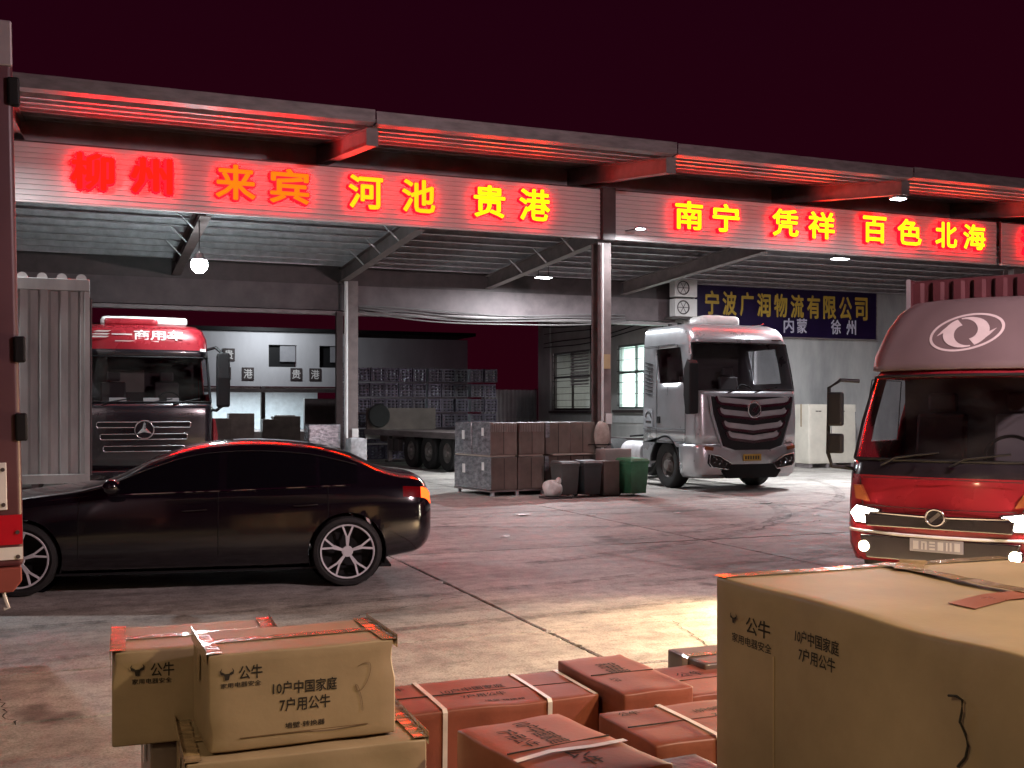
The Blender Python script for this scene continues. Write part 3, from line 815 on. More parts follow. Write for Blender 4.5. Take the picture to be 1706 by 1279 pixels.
def wheel(parent, c, r, w, side, rim_r=None, kind='truck', name='wheel'):
    """wheel with axis along x, outer face towards side (+1/-1); c is its centre"""
    rim_r = rim_r or r*0.56
    t = bpy.data.objects.new(name, None); t.location = c; link(t, parent)
    s_ = side; hw = w/2
    prof = [(rim_r, -hw*0.8), (r*0.86, -hw), (r*0.96, -hw*0.92), (r, -hw*0.7), (r, hw*0.7), (r*0.96, hw*0.92), (r*0.86, hw), (rim_r, hw*0.8)]
    b = MB(); b.lathe(prof, n=40, axis='x', close=True)
    for k in range(3): b.lathe([(r*1.0, -hw*0.45+k*hw*0.45-0.006), (r*1.006, -hw*0.45+k*hw*0.45-0.005), (r*1.006, -hw*0.45+k*hw*0.45+0.06*w), (r*1.0, -hw*0.45+k*hw*0.45+0.061*w)], n=40, axis='x')
    b.build('tyre', M_RUB, t, smooth=35)
    if kind == 'truck':
        b = MB(); o_ = s_*hw*0.7
        b.lathe([(rim_r*1.0, o_), (rim_r*0.94, o_+s_*0.01), (rim_r*0.88, o_-s_*0.05), (rim_r*0.62, o_-s_*0.09), (rim_r*0.55, o_-s_*0.02), (rim_r*0.40, o_+s_*0.0), (rim_r*0.36, o_+s_*0.06), (0.001, o_+s_*0.07)], n=32, axis='x')
        for k in range(10):
            a = 2*math.pi*k/10; b.cyl((o_-s_*0.03, rim_r*0.47*math.cos(a), rim_r*0.47*math.sin(a)), (o_+s_*0.03, rim_r*0.47*math.cos(a), rim_r*0.47*math.sin(a)), 0.016, n=6)
        b.build('rim', mat('wheel_rim_grey', (0.22, 0.2, 0.19), 0.5, 0.4), t, smooth=30)
    return t

flat = thing('flatbed_trailer', 'long dark flatbed trailer with three wheels showing behind the cartons', 'trailer', (9.25, 27.6, 0), R(7))
b = MB(); b.box(-0.02, -0.4, 0.93, 2.4, 6.6, 1.05); b.box(0.5, -0.4, 0.68, 0.7, 6.6, 0.93); b.box(1.7, -0.4, 0.68, 1.9, 6.6, 0.93)
b.build('bed', M_STEEL, flat)
MB().box(-0.05, -0.4, 0.90, -0.021, 6.6, 1.07).build('side_rail', M_GUT, flat)
for y in (0.55, 1.8, 3.05):
    wheel(flat, (0.17, y, 0.5), 0.5, 0.30, -1); wheel(flat, (2.2, y, 0.5), 0.5, 0.30, 1)
    MB().cyl((0.32, y, 0.5), (2.05, y, 0.5), 0.07).build('axle', M_STEELD, flat)
MB().box(0.0, 6.45, 1.055, 2.4, 6.6, 1.75).build('headboard', M_KRAFTD, flat)
MB().lathe([(0.001, -0.04), (0.34, -0.04), (0.38, 0.0), (0.34, 0.04)], c=(0.3, 6.2, 1.5), axis='y').build('spare_wheel', M_RUB, flat)
for x in (0.15, 2.15): MB().box(x, 5.0, 0.12, x+0.12, 5.12, 0.93).build('landing_leg', M_GUT, flat)
MB().box(0.1, 4.9, 0.06, 2.3, 5.2, 0.118).build('landing_foot', M_STEELD, flat)
for y in (4.0, 4.5): MB().box(0.06, y, 0.45, 0.2, y+0.35, 0.8).build('tool_box', M_STEELD, flat)
MB().box(0.0, 6.605, 0.75, 2.4, 6.64, 0.92).build('rear_light_bar', M_WHITE, flat)

# ================================================================== CARTONS
def board_point(p, dx, dy, dz, bulge, crush, seed, dent):
    rnd = random.Random(seed); ph = [rnd.uniform(0, 6.28) for _ in range(6)]
    co = Vector(p); u, w, t = co.x/dx*2, co.y/dy*2, (co.z/dz-0.5)*2
    nrm = Vector((0, 0, 0)); m_ = max(abs(u), abs(w), abs(t))
    cl = lambda a_: max(0.0, 1-a_*a_)
    if m_ == abs(u): q = cl(w)*cl(t); nrm.x = math.copysign(1, u)
    elif m_ == abs(w): q = cl(u)*cl(t); nrm.y = math.copysign(1, w)
    else: q = cl(u)*cl(w); nrm.z = math.copysign(1, t)
    k = bulge*q+0.5*bulge*q*math.sin(3*u+ph[0])*math.sin(4*w+ph[1]+2*t)
    if nrm.z < -0.5: k = 0
    c_ = crush*(math.sin(5*u+ph[2])+math.sin(7*w+ph[3])+math.sin(6*t+ph[4]))/3
    if co.z > 0.02: co.z += c_*(abs(u)**6+abs(w)**6)*0.6*(0.5+0.5*t)
    co += nrm*k
    for d_ in (dent or ()):
        d = (co-Vector(d_[0])).length
        if d < d_[1]: co += Vector(d_[2])*(1-(d/d_[1])**2)**2
    return co

def soft_box(dx, dy, dz, n=11, bulge=0.006, bev=0.008, seed=0, crush=0.004, dent=None):
    """carton body: subdivided box with bulging faces and slightly crushed edges, base centre at origin"""
    rnd = random.Random(seed)
    bm = bmesh.new()
    bmesh.ops.create_cube(bm, size=1.0)
    for v in bm.verts:
        v.co = Vector((v.co.x*dx, v.co.y*dy, (v.co.z+0.5)*dz))
    bmesh.ops.bevel(bm, geom=list(bm.edges), offset=bev, segments=2, profile=0.5, affect='EDGES')
    big = [e for e in bm.edges if e.calc_length() > min(dx, dy, dz)*0.5]
    bmesh.ops.subdivide_edges(bm, edges=big, cuts=n, use_grid_fill=True)
    for v in bm.verts: v.co = board_point(v.co, dx, dy, dz, bulge, crush, seed, dent)
    for f in bm.faces: f.smooth = True
    for e in bm.edges:
        if len(e.link_faces) == 2 and e.calc_face_angle(0) > R(50): e.smooth = False
    me = bpy.data.meshes.new('body'); bm.to_mesh(me); bm.free()
    return me

def strip_path(parent, pts, w, side, mat_, name, lift=0.003, n=1, seed=0):
    """flat ribbon following pts (folded over edges); side = direction of its width"""
    rnd = random.Random(seed); sd = Vector(side).normalized(); b = MB(); vs_ = []
    for p in pts:
        p = Vector(p); j = rnd.uniform(-0.004, 0.004)
        vs_ += [p-sd*(w/2+j), p+sd*(w/2-j)]
    b.add(vs_, [(2*k, 2*k+1, 2*k+3, 2*k+2) for k in range(len(pts)-1)])
    o = b.build(name, mat_, parent, fix=False)
    md = o.modifiers.new('thickness', 'SOLIDIFY'); md.thickness = 0.0012; md.offset = 0
    return o

def tape_line(parent, p, q, w, side, seed, mat_=None, wr=0.0025):
    """tape along p-q with little wrinkles in height"""
    rnd = random.Random(seed); n = 26; pts = []
    p, q = Vector(p), Vector(q)
    for k in range(n+1):
        v = p+(q-p)*(k/n); v.z += rnd.uniform(0, wr); pts.append(v)
    return strip_path(parent, pts, w, side, mat_ or M_TAPE, 'tape', seed=seed)

def bull_logo(parent, x, y, z, s_, rot):
    """small horned-head mark printed beside the maker's characters"""
    b = MB()
    b.prism([(-0.28, 0.05), (0.28, 0.05), (0.16, -0.5), (-0.16, -0.5)], 'z', 0, 0.02)
    for sg in (-1, 1):
        b.prism([(sg*0.2, 0.1), (sg*0.5, 0.25), (sg*0.42, 0.55), (sg*0.6, 0.3), (sg*0.55, 0.0), (sg*0.25, -0.08)][::sg], 'z', 0, 0.02)
    o = b.build('printed_logo', M_INK, parent, loc=(x, y, z), rot=rot); o.scale = (s_, s_, 0.02)
    return o

BOARD = {}
def carton(label, x0, y0, z0, dx, dy, dz, rz=0.0, m=None, n=11, top='tape', seed=0, group='cartons stacked in the foreground', dent=None, bulge=0.002, gname='carton', bev=0.008, crush=0.004, cat='carton'):
    t = thing(gname, label, cat, (x0+dx/2, y0+dy/2, z0), rz, group)
    me = soft_box(dx, dy, dz, n=n, seed=seed, dent=dent, bulge=bulge, bev=bev, crush=crush); me.materials.append(m or M_KRAFT)
    shared('body', me, t)
    BOARD[t.name] = (dx, dy, dz, bulge, crush, seed, dent)
    zt = dz+bulge+0.003
    if 'tape' in top:
        # seam along x, tape over it and down both ends, and H-tape across both ends
        tape_line(t, (-dx/2, 0, zt), (dx/2, 0, zt), 0.06, (0, 1, 0), seed+1)
        for sg in (-1, 1):
            strip_path(t, [(sg*(dx/2-0.0), 0, zt), (sg*(dx/2+0.007), 0, zt-0.01), (sg*(dx/2+0.009), 0, dz*0.62)], 0.06, (0, 1, 0), M_TAPE, 'tape', seed=seed)
        if 'H' in top:
            for sg in (-1, 1):
                tape_line(t, (sg*(dx/2-0.022), -dy/2, zt+0.001), (sg*(dx/2-0.022), dy/2, zt+0.001), 0.055, (1, 0, 0), seed+3)
                strip_path(t, [(sg*(dx/2+0.008), -dy/2, zt-0.006), (sg*(dx/2+0.008), dy/2, zt-0.006)], 0.05, (0, 0, 1), M_TAPE, 'tape', seed=seed+5)
    if 'ytape' in top:
        pass
    if 'seam' in top:
        MB().box(-dx/2+0.012, -0.0022, zt-0.006, dx/2-0.012, 0.0022, zt-0.0012).build('flap_seam', M_INK, t)
    return t

def strap(t, x, dx, dy, dz, w=0.022, sag=0.0):
    strip_path(t, [(x, dy/2+0.006, 0.04), (x, dy/2+0.006, dz-0.01), (x, dy/2-0.004, dz+0.006), (x, 0, dz+0.0065), (x, -dy/2+0.004, dz+0.006), (x, -dy/2-0.006, dz-0.01), (x, -dy/2-0.006, 0.03)], w, (1, 0, 0), M_STRAP, 'strap')

FR = (R(90), 0, 0)
def printed(t, s_, w, h, loc, rot=FR, m=None, off=0.006):
    """flat print that follows the board it is printed on"""
    me = text_mesh(s_, w, h, off, 0.0, m or M_INK).copy(); par = BOARD[t.name]; dx_, dy_, dz_ = par[:3]
    mt = Matrix.Translation(loc) @ Euler(rot).to_matrix().to_4x4()
    nrm = Euler(rot).to_matrix() @ Vector((0, 0, 1))
    for v in me.vertices:
        e = v.co.z; p = mt @ Vector((v.co.x, v.co.y, 0))
        if abs(nrm.z) > 0.5: p.z = dz_
        elif abs(nrm.y) > 0.5: p.y = math.copysign(dy_/2, nrm.y)
        else: p.x = math.copysign(dx_/2, nrm.x)
        v.co = board_point(p, *par)+nrm*(0.0016+e*0.15)
    return shared('lettering', me, t)

# --- pair of stacks at the lower left
dx, dy, dz = 0.70, 0.45, 0.355
c1 = carton('printed kraft carton on top of the near left stack, front face lit', 0.41, 4.03, 0.455, dx, dy, dz, R(1.5), top='tapeH', seed=21, crush=0.010, dent=[((0.35, -0.22, 0.30), 0.10, (-0.012, 0.008, -0.006)), ((-0.35, -0.22, 0.05), 0.09, (0.012, 0.006, 0.004)), ((0.1, -0.225, 0.02), 0.12, (0, 0.006, 0))])
yf = -dy/2-0.0036
bull_logo(c1, -0.285, yf, 0.285, 0.042, FR)
printed(c1, '公牛', 0.085, 0.05, (-0.20, yf, 0.285), off=0.013)
printed(c1, '家用电器安全', 0.145, 0.02, (-0.235, yf, 0.243))
printed(c1, '10户中国家庭', 0.24, 0.05, (0.0, yf, 0.215), off=0.013)
printed(c1, '7户用公牛', 0.19, 0.05, (0.0, yf, 0.152), off=0.013)
printed(c1, '墙壁·转换器', 0.15, 0.022, (0.0, yf, 0.075))
MB().box(-0.24, yf-0.0005, 0.047, 0.24, yf+0.001, 0.05).build('printed_line', mat('faded_ink', (0.16, 0.1, 0.05), 0.8), c1)
# pen scrawl on the front
pn = []
for k in range(40):
    a = k/39; pn.append((0.20+0.06*math.sin(a*7)*(1-a)+0.02*a, yf-0.001, 0.27-0.14*a+0.03*math.sin(a*11)))
MB().tube(pn, 0.0009, 5).build('pen_scrawl', mat('faded_ink', (0.16, 0.1, 0.05), 0.8), c1)
c2 = carton('printed carton half hidden at the far left, behind the lit one', 0.11, 4.53, 0.365, 0.66, 0.50, 0.375, R(-2), top='tapeH', seed=22, crush=0.010, dent=[((-0.33, -0.25, 0.34), 0.10, (0.014, 0.010, -0.008)), ((-0.33, 0.1, 0.05), 0.14, (0.012, 0, 0))])
yf2 = -0.25-0.0036
bull_logo(c2, -0.235, yf2, 0.30, 0.045, FR)
printed(c2, '公牛', 0.09, 0.055, (-0.14, yf2, 0.30), off=0.013)
printed(c2, '家用电器安全', 0.15, 0.022, (-0.18, yf2, 0.255))
carton('carton under the lit printed carton, bottom of the near left stack', 0.34, 3.96, 0.0, 0.88, 0.56, 0.445, R(-1), top='tapeH', seed=23, crush=0.008, dent=[((0.2, -0.28, 0.44), 0.16, (0, 0.012, -0.006))])
carton('dark carton at the bottom of the far left stack', 0.24, 4.57, 0.0, 0.62, 0.46, 0.358, R(2), M_KRAFTD, top='tape', seed=24)

# --- low red-brown cartons in the middle
cA = carton('long red-brown carton with two white straps, lying behind the others', 1.28, 4.61, 0, 0.99, 0.51, 0.35, R(-0.5), M_KRAFTR, top='seam', seed=31, crush=0.011, dent=[((0.1, -0.2, 0.36), 0.16, (0.004, 0.010, -0.010)), ((-0.2, 0.1, 0.36), 0.2, (0, 0, -0.008))])
strap(cA, -0.27, .99, .51, .35); strap(cA, 0.24, .99, .51, .35)
zt = 0.35+0.0038
TP = (0, 0, 0)
printed(cA, '10户中国家庭', 0.32, 0.07, (-0.03, 0.06, zt), TP); printed(cA, '7户用公牛', 0.22, 0.06, (-0.02, -0.07, zt), TP); printed(cA, '公牛', 0.11, 0.06, (-0.40, 0.16, zt), TP)
printed(cA, '墙壁·转换器', 0.2, 0.025, (0.05, -0.17, zt), TP)
strip_path(cA, [(0.482, -0.25, zt+0.001), (0.482, 0.25, zt+0.001)], 0.022, (1, 0, 0), M_STRAP, 'strap')
cB = carton('plain red-brown carton with ribbed lettering, tallest of the low row', 2.295, 4.42, 0, 0.37, 0.72, 0.395, R(1), M_KRAFTR, top='seam', seed=32, crush=0.011, dent=[((0.1, -0.2, 0.36), 0.16, (0.004, 0.010, -0.010)), ((-0.2, 0.1, 0.36), 0.2, (0, 0, -0.008))])
printed(cB, '家用电器', 0.20, 0.12, (0.0, 0.1, 0.3990), (0, 0, R(-90)))
printed(cB, '公牛', 0.07, 0.05, (-0.1, -0.12, 0.3990), (0, 0, R(-90)))
cC = carton('crumpled red-brown carton nearest the bottom edge of the photo', 1.36, 3.19, 0, 0.46, 0.72, 0.49, R(9), M_KRAFTR, top='seam', seed=33, bulge=0.006, crush=0.012)
printed(cC, '10户中国家庭', 0.30, 0.09, (0.02, 0.16, 0.5005), (0, 0, R(-90))); printed(cC, '7户用公牛', 0.22, 0.08, (-0.09, 0.14, 0.5005), (0, 0, R(-90)))
strip_path(cC, [(-0.235, -0.08, 0.497), (-0.08, -0.06, 0.5015), (0.08, -0.09, 0.5015), (0.235, -0.08, 0.497)], 0.03, (0, 1, 0), M_STRAP, 'strap')
printed(cC, '公牛', 0.16, 0.09, (0.0, -0.16, 0.5005), (0, 0, R(-90)))
cD = carton('red-brown carton with one white strap tucked beside the big carton', 2.07, 3.72, 0, 0.64, 0.49, 0.39, R(1), M_KRAFTR, top='seam', seed=34, crush=0.011, dent=[((0.1, -0.2, 0.36), 0.16, (0.004, 0.010, -0.010)), ((-0.2, 0.1, 0.36), 0.2, (0, 0, -0.008))])
strap(cD, -0.03, .64, .49, .39, 0.024)
printed(cD, '公牛', 0.1, 0.05, (-0.20, 0.19, 0.3940), TP); printed(cD, '10户中国家庭', 0.22, 0.06, (0.18, 0.1, 0.3940), TP); printed(cD, '7户', 0.07, 0.05, (0.15, 0.02, 0.3940), TP)
cE = carton('faded red carton behind the ribbed one, left of the big carton', 2.72, 4.55, 0, 0.48, 0.56, 0.31, R(2), M_KRAFTR, top='seam', seed=35, crush=0.011, dent=[((0.1, -0.2, 0.36), 0.16, (0.004, 0.010, -0.010)), ((-0.2, 0.1, 0.36), 0.2, (0, 0, -0.008))])
printed(cE, '公牛', 0.16, 0.08, (0.0, 0.1, 0.3140), TP)
carton('small carton corner peeping out behind the big carton', 3.08, 4.98, 0, 0.4, 0.4, 0.34, 0, M_KRAFTD, top='tape', seed=36)
cG = carton('small black film-wrapped carton low beside the big carton', 1.86, 3.22, 0, 0.3, 0.32, 0.40, R(3), mat('black_film', (0.05, 0.045, 0.05), 0.3, 0, 0.3, 8, 0.6, 20), top='', seed=37)

# --- the big carton at the right
BX, BY, BZ = 1.25, 1.42, 1.14
cb = carton('huge dented kraft carton filling the lower right corner', 1.975, 1.71, 0, BX, BY, BZ, 0, top='', n=24, seed=41, bulge=0.004, bev=0.014, crush=0.012,
            dent=[((-BX/2, 0.31, BZ*0.93), 0.13, (0.009, 0, -0.003)), ((-BX/2, -0.25, BZ*0.99), 0.3, (0.012, 0, -0.012)), ((0.15, 0.2, BZ), 0.35, (0, 0, -0.010))])
cbz = BZ+0.0075
tape_line(cb, (0.06, -BY/2, cbz), (0.06, BY/2, cbz), 0.065, (1, 0, 0), 42, wr=0.005)
tape_line(cb, (-BX/2, BY/2-0.03, cbz-0.006), (BX/2, BY/2-0.03, cbz-0.006), 0.06, (0, 1, 0), 43, wr=0.006)
tape_line(cb, (0.03, BY/2-0.18, cbz+0.002), (0.2, BY/2-0.02, cbz+0.002), 0.09, (1, -1, 0), 44, wr=0.006)
strip_path(cb, [(-0.3, -0.05, cbz-0.001), (-0.1, 0.02, cbz), (0.1, 0.03, cbz)], 0.10, (0, 1, 0), mat('tape_patch', (0.34, 0.12, 0.08), 0.3, 0, 0.2, 6), 'tape')
LF = (R(90), 0, R(-90))
xl = -BX/2-0.0068
bull_logo(cb, xl, 3.01-2.42, 1.02, 0.032, LF)
printed(cb, '公牛', 0.13, 0.055, (xl, 2.88-2.42, 1.01), LF, off=0.013)
printed(cb, '家用电器安全', 0.22, 0.03, (xl, 2.915-2.42, 0.955), LF)
printed(cb, '10户中国家庭', 0.21, 0.042, (xl, 2.59-2.42, 1.022), LF, off=0.013)
printed(cb, '7户用公牛', 0.17, 0.042, (xl, 2.585-2.42, 0.97), LF, off=0.013)
pn = [(xl-0.002, 2.065-2.42, 1.0), (xl-0.002, 2.04-2.42, 1.005), (xl-0.002, 2.02-2.42, 1.0), (xl-0.002, 2.022-2.42, 0.97), (xl-0.002, 2.028-2.42, 0.945), (xl-0.002, 2.01-2.42, 0.92), (xl-0.002, 2.002-2.42, 0.895), (xl-0.002, 2.01-2.42, 0.865), (xl-0.002, 2.035-2.42, 0.835)]
MB().tube(pn, 0.0035, 6).build('pen_mark', M_INK, cb)
MB().box(xl+0.001, 2.79-2.42, 0.05, xl+0.004, 2.795-2.42, 0.94).build('flap_seam', mat('board_edge', (0.5, 0.38, 0.24), 0.7), cb)

# ================================================================== FILM-WRAPPED CARTON STACKS BY THE COLUMN
def yard_carton(label, x, y, z, w, d, h, rz, m, seed, group='brown cartons stacked by the front column'):
    rr = random.Random(seed)
    t = carton(label, x-w/2, y-d/2, z, w, d, h, rz+R(rr.uniform(-2, 2)), m, top='', seed=seed, group=group, bulge=0.006)
    MB().box(-0.004, -d/2-0.010, 0.02, 0.004, -d/2-0.004, h-0.02).build('flap_seam', M_INK, t)
    return t
rz = R(9); c0, s0 = math.cos(rz), math.sin(rz)
def loc(u, v): return 7.35+u*c0-v*s0, 19.72+u*s0+v*c0
K = 0
for tier in (0, 1):
    z = 0.12 if tier == 0 else 0.80
    for u, who in ((0.32, 'left'), (0.95, 'right')):
        x, y = loc(u, 0.38)
        t = yard_carton('brown carton at the %s %s front of the film-wrapped stack' % (('lower', 'upper')[tier], who), x, y, z, 0.60, 0.74, 0.64, rz, M_KRAFTD, 50+K); K += 1
        if tier == 1:
            n_ = 15
            for q in range(n_): MB().box(-0.27+q*0.0385, -0.385, 0.46, -0.262+q*0.0385, -0.379, 0.62).build('crease', mat('film_crease', (0.4, 0.36, 0.34), 0.25), t)
        if who == 'left':
            MB().box(-0.308, -0.37, 0.005, -0.3075, 0.37, 0.648).build('film', M_FILM, t)
            strip_path(t, [(-0.312, -0.375, 0.02), (-0.312, -0.375, 0.64)], 0.05, (0, 1, 0), M_FILM, 'film')
            MB().box(-0.312, -0.12, 0.38, -0.310, -0.02, 0.54).build('paper_label', M_WHITE, t)
    x, y = loc(0.32, 1.16)
    t = yard_carton('silver film-wrapped carton at the %s rear left of the stack' % ('lower', 'upper')[tier], x, y, z, 0.60, 0.74, 0.64, rz, M_FILM, 60+K); K += 1
    MB().box(-0.313, -0.1, 0.3, -0.311, 0.02, 0.48).build('paper_label', M_WHITE, t)
    for u, who in ((1.62, 'left'), (2.24, 'right')):
        x, y = loc(u+0.05, 0.52)
        t = yard_carton('dull brown carton at the %s %s of the stack beside the column' % (('lower', 'upper')[tier], who), x, y, z, 0.60, 0.74, 0.64, rz, M_KRAFTD, 70+K); K += 1
        if who == 'left':
            strip_path(t, [(-0.27, -0.385, 0.33), (-0.27, -0.388, 0.5), (-0.27, -0.385, 0.64)], 0.10, (1, 0, 0), M_FILM, 'film')
pal = thing('pallet', 'low steel-footed pallet under the film-wrapped cartons', 'pallet', (7.35, 19.72, 0), rz)
MB().box(0.0, 0.0, 0.085, 2.62, 1.52, 0.112).build('deck', M_STEEL, pal)
for u in (0.05, 0.6, 1.2, 1.9, 2.5):
    for v in (0.02, 1.4): MB().box(u, v, 0, u+0.06, v+0.06, 0.084).build('foot', M_GALV, pal)
for u in (0.3, 0.95, 1.75, 2.3):
    sp = MB().box(u-0.28, 0.03, 0.772, u+0.28, 1.5, 0.796)
    sp.build('spacer_board', mat('spacer_wood', (0.5, 0.42, 0.36), 0.5), pal)

# small white wrapped boxes round the rear column
t = carton('clear film-wrapped carton left of the rear column, above the car roof', 4.95, 25.6, 0.78, 0.76, 0.6, 0.56, 0, M_FILM, top='', seed=81, group='wrapped boxes by the rear column')
carton('dark carton under the film-wrapped one left of the rear column', 4.95, 25.6, 0.0, 0.78, 0.62, 0.77, 0, M_KRAFTD, top='', seed=82, group='wrapped boxes by the rear column')
carton('white bagged bundle at the foot of the rear column', 5.92, 25.5, 0, 0.4, 0.4, 1.0, R(5), mat('white_bag', (0.6, 0.6, 0.62), 0.4, 0, 0.5, 5, 0.7, 9), top='', seed=83, group='wrapped boxes by the rear column', bulge=0.02, crush=0.03)

# cream cartons by the stained wall
for k, (x, w_) in enumerate(((19.45, 0.78), (20.3, 0.9))):
    t = carton(('cream carton beside the silver truck, against the stained wall', 'cream carton half behind the light truck mirror')[k], x, 25.85+0.1*k, 0.13, w_, 0.7, 1.72, 0, mat('cream_board', (0.62, 0.58, 0.50), 0.6, 0, 0.14, 2), top='tape', seed=90+k, group='cream cartons by the wall')
    MB().tube([(w_/2-0.02, -0.36, 1.5), (w_/2, -0.372, 0.9), (w_/2-0.015, -0.37, 0.4)], 0.012, 6).build('film_edge', M_FILM, t)
    for q in (-1, 1): MB().box(q*w_*0.38-0.05, -0.33, -0.13, q*w_*0.38+0.05, 0.33, -0.001).build('pallet_block', M_GUT, t)
    printed(t, '一一', 0.2, 0.03, (-0.05, -0.362, 1.52), off=0.0)

# ================================================================== BINS, BAG, SACK, LITTER
def bin_(label, x, y, w, d, h, m, rz=0.0, group='wheeled bins by the front column'):
    t = thing('wheeled_bin', label, 'bin', (x, y, 0), rz, group)
    b = MB(); wb, db = w*0.80, d*0.78
    def ring(ww, dd, z): return [(-ww/2, -dd/2, z), (ww/2, -dd/2, z), (ww/2, dd/2, z), (-ww/2, dd/2, z)]
    vs_ = ring(wb, db, 0.05)+ring(w*0.94, d*0.94, h*0.9)+ring(w, d, h*0.9)+ring(w, d, h*0.98)+ring(w*0.9, d*0.9, h*0.98)+ring(wb*0.9, db*0.9, 0.09)
    fs = [(3, 2, 1, 0)]
    for r_ in range(5):
        for k in range(4): fs.append((r_*4+k, r_*4+(k+1) % 4, r_*4+4+(k+1) % 4, r_*4+4+k))
    fs.append((20, 21, 22, 23))
    b.add(vs_, fs); b.build('tub', m, t, bevel=0.008)
    b = MB(); b.add([(-w/2-0.01, -d/2-0.02, h*0.985), (w/2+0.01, -d/2-0.02, h*0.985), (w/2+0.01, d/2, h*1.0), (-w/2-0.01, d/2, h*1.0), (-w*0.42, -d*0.4, h*1.05), (w*0.42, -d*0.4, h*1.05), (w*0.42, d*0.42, h*1.07), (-w*0.42, d*0.42, h*1.07)],
                     [(3, 2, 1, 0), (4, 5, 6, 7), (0, 1, 5, 4), (1, 2, 6, 5), (2, 3, 7, 6), (3, 0, 4, 7)])
    b.build('lid', m, t, bevel=0.01)
    for sg in (-1, 1):
        MB().lathe([(0.03, -0.02), (0.075, -0.02), (0.08, 0), (0.075, 0.02), (0.03, 0.02)], c=(sg*w*0.42, d*0.38, 0.08), axis='x', n=20).build('bin_wheel', M_RUB, t)
    MB().tube([(-w*0.3, d/2, h*0.93), (-w*0.3, d/2+0.05, h*0.95), (w*0.3, d/2+0.05, h*0.95), (w*0.3, d/2, h*0.93)], 0.012, 8).build('handle', m, t)
    return t
M_BIN = mat('grey_bin', (0.085, 0.09, 0.085), 0.45, 0, 0.25, 4); M_BINK = mat('black_bin', (0.035, 0.038, 0.04), 0.45, 0, 0.25, 4); M_BING = mat('green_bin', (0.045, 0.17, 0.085), 0.42, 0, 0.3, 4)
bin_('dark grey wheeled bin beside the white bag', 8.72, 19.22, 0.42, 0.48, 0.66, M_BIN, R(6))
bin_('black wheeled bin between the grey bin and a brown carton', 9.15, 19.10, 0.42, 0.48, 0.67, M_BINK, R(4))
bin_('green wheeled bin beside the silver truck', 10.08, 19.0, 0.48, 0.5, 0.70, M_BING, R(12))
carton('brown carton standing between the black bin and the green bin', 9.42, 18.98, 0, 0.36, 0.42, 0.69, R(5), M_KRAFTD, top='', seed=95, group='brown cartons stacked by the front column')
carton('pale worn carton behind the bins at the column foot', 9.72, 19.52, 0, 0.62, 0.4, 0.9, R(3), mat('grey_board', (0.3, 0.26, 0.24), 0.7), top='', seed=96, group='brown cartons stacked by the front column')
def lumpy(c, r, sx, sy, sz, seed, amp=0.18, n=3):
    rnd = random.Random(seed); bm = bmesh.new(); bmesh.ops.create_icosphere(bm, subdivisions=n, radius=1)
    ph = [Vector((rnd.uniform(-4, 4), rnd.uniform(-4, 4), rnd.uniform(-4, 4))) for _ in range(7)]
    for v in bm.verts:
        k = 1+amp*sum(math.sin(v.co.dot(p)*1.3+i) for i, p in enumerate(ph))/4
        v.co = Vector((v.co.x*sx*k*r, v.co.y*sy*k*r, max(v.co.z*sz*k*r, -sz*r*0.75)))
    for f in bm.faces: f.smooth = True
    me = bpy.data.meshes.new('bag'); bm.to_mesh(me); bm.free()
    return me
M_BAG = mat('white_plastic_bag', (0.7, 0.68, 0.64), 0.35, 0, 0.25, 7, 0.9, 10)
bag = thing('rubbish_bag', 'knotted white plastic bag on a board in front of the grey bin', 'bag', (8.36, 19.0, 0))
me = lumpy(None, 0.19, 1.05, 0.9, 0.95, 5); me.materials.append(M_BAG)
shared('sack_body', me, bag, (0, 0, 0.175))
MB().box(-0.22, -0.25, 0.0, 0.30, 0.15, 0.03).build('board', M_STEELD, bag)
me = lumpy(None, 0.05, 1, 1, 1.4, 6); me.materials.append(M_BAG); shared('knot', me, bag, (0.1, -0.05, 0.33))
sk = thing('hanging_sack', 'pale cloth sack tied to the front column above the bins', 'sack', (9.90, 19.98, 0.86))
me = lumpy(None, 0.2, 0.8, 0.75, 1.55, 8, 0.14); me.materials.append(mat('sack_cloth', (0.46, 0.38, 0.33), 0.7, 0, 0.3, 6, 0.8, 12)); shared('sack_body', me, sk, (0, 0, 0.3))
MB().tube([(0.02+0.22*math.cos(a), 0.14+0.26*math.sin(a), 0.12) for a in [2*math.pi*k/24 for k in range(24)]], 0.012, 6, closed=True).build('tie_rope', M_BLACK, sk)
MB().tube([(0.12, 0.16, 0.6), (0.16, 0.05, 0.35), (0.13, -0.05, 0.1)], 0.014, 6).build('tie_rope', M_BLACK, sk)
for k, (x, y, s_) in enumerate(((6.55, 16.1, 0.10), (7.55, 15.6, 0.06), (9.0, 15.4, 0.05), (11.5, 16.5, 0.08), (10.9, 14.3, 0.05), (5.2, 13.4, 0.05))):
    rnd = random.Random(k); n = 9; b = MB()
    ring = [(s_*(0.6+0.6*rnd.random())*math.cos(2*math.pi*q/n)*1.6, s_*(0.5+0.6*rnd.random())*math.sin(2*math.pi*q/n), 0.006+rnd.random()*0.018) for q in range(n)]
    b.add(ring+[(0, 0, 0.02)], [(q, (q+1) % n, n) for q in range(n)])
    o = b.build('paper_scrap', M_WHITE, None, loc=(x, y, 0.003), fix=False); md = o.modifiers.new('t', 'SOLIDIFY'); md.thickness = 0.003
    tag(o, ('largest white paper scrap on the ground ahead of the cartons', 'paper scrap on the ground in front of the bins', 'tiny paper scrap in front of the silver truck', 'paper scrap beside the silver truck shadow', 'paper scrap on the concrete ahead of the light truck', 'paper scrap near the car boot')[k], 'litter', 'paper scraps on the concrete')

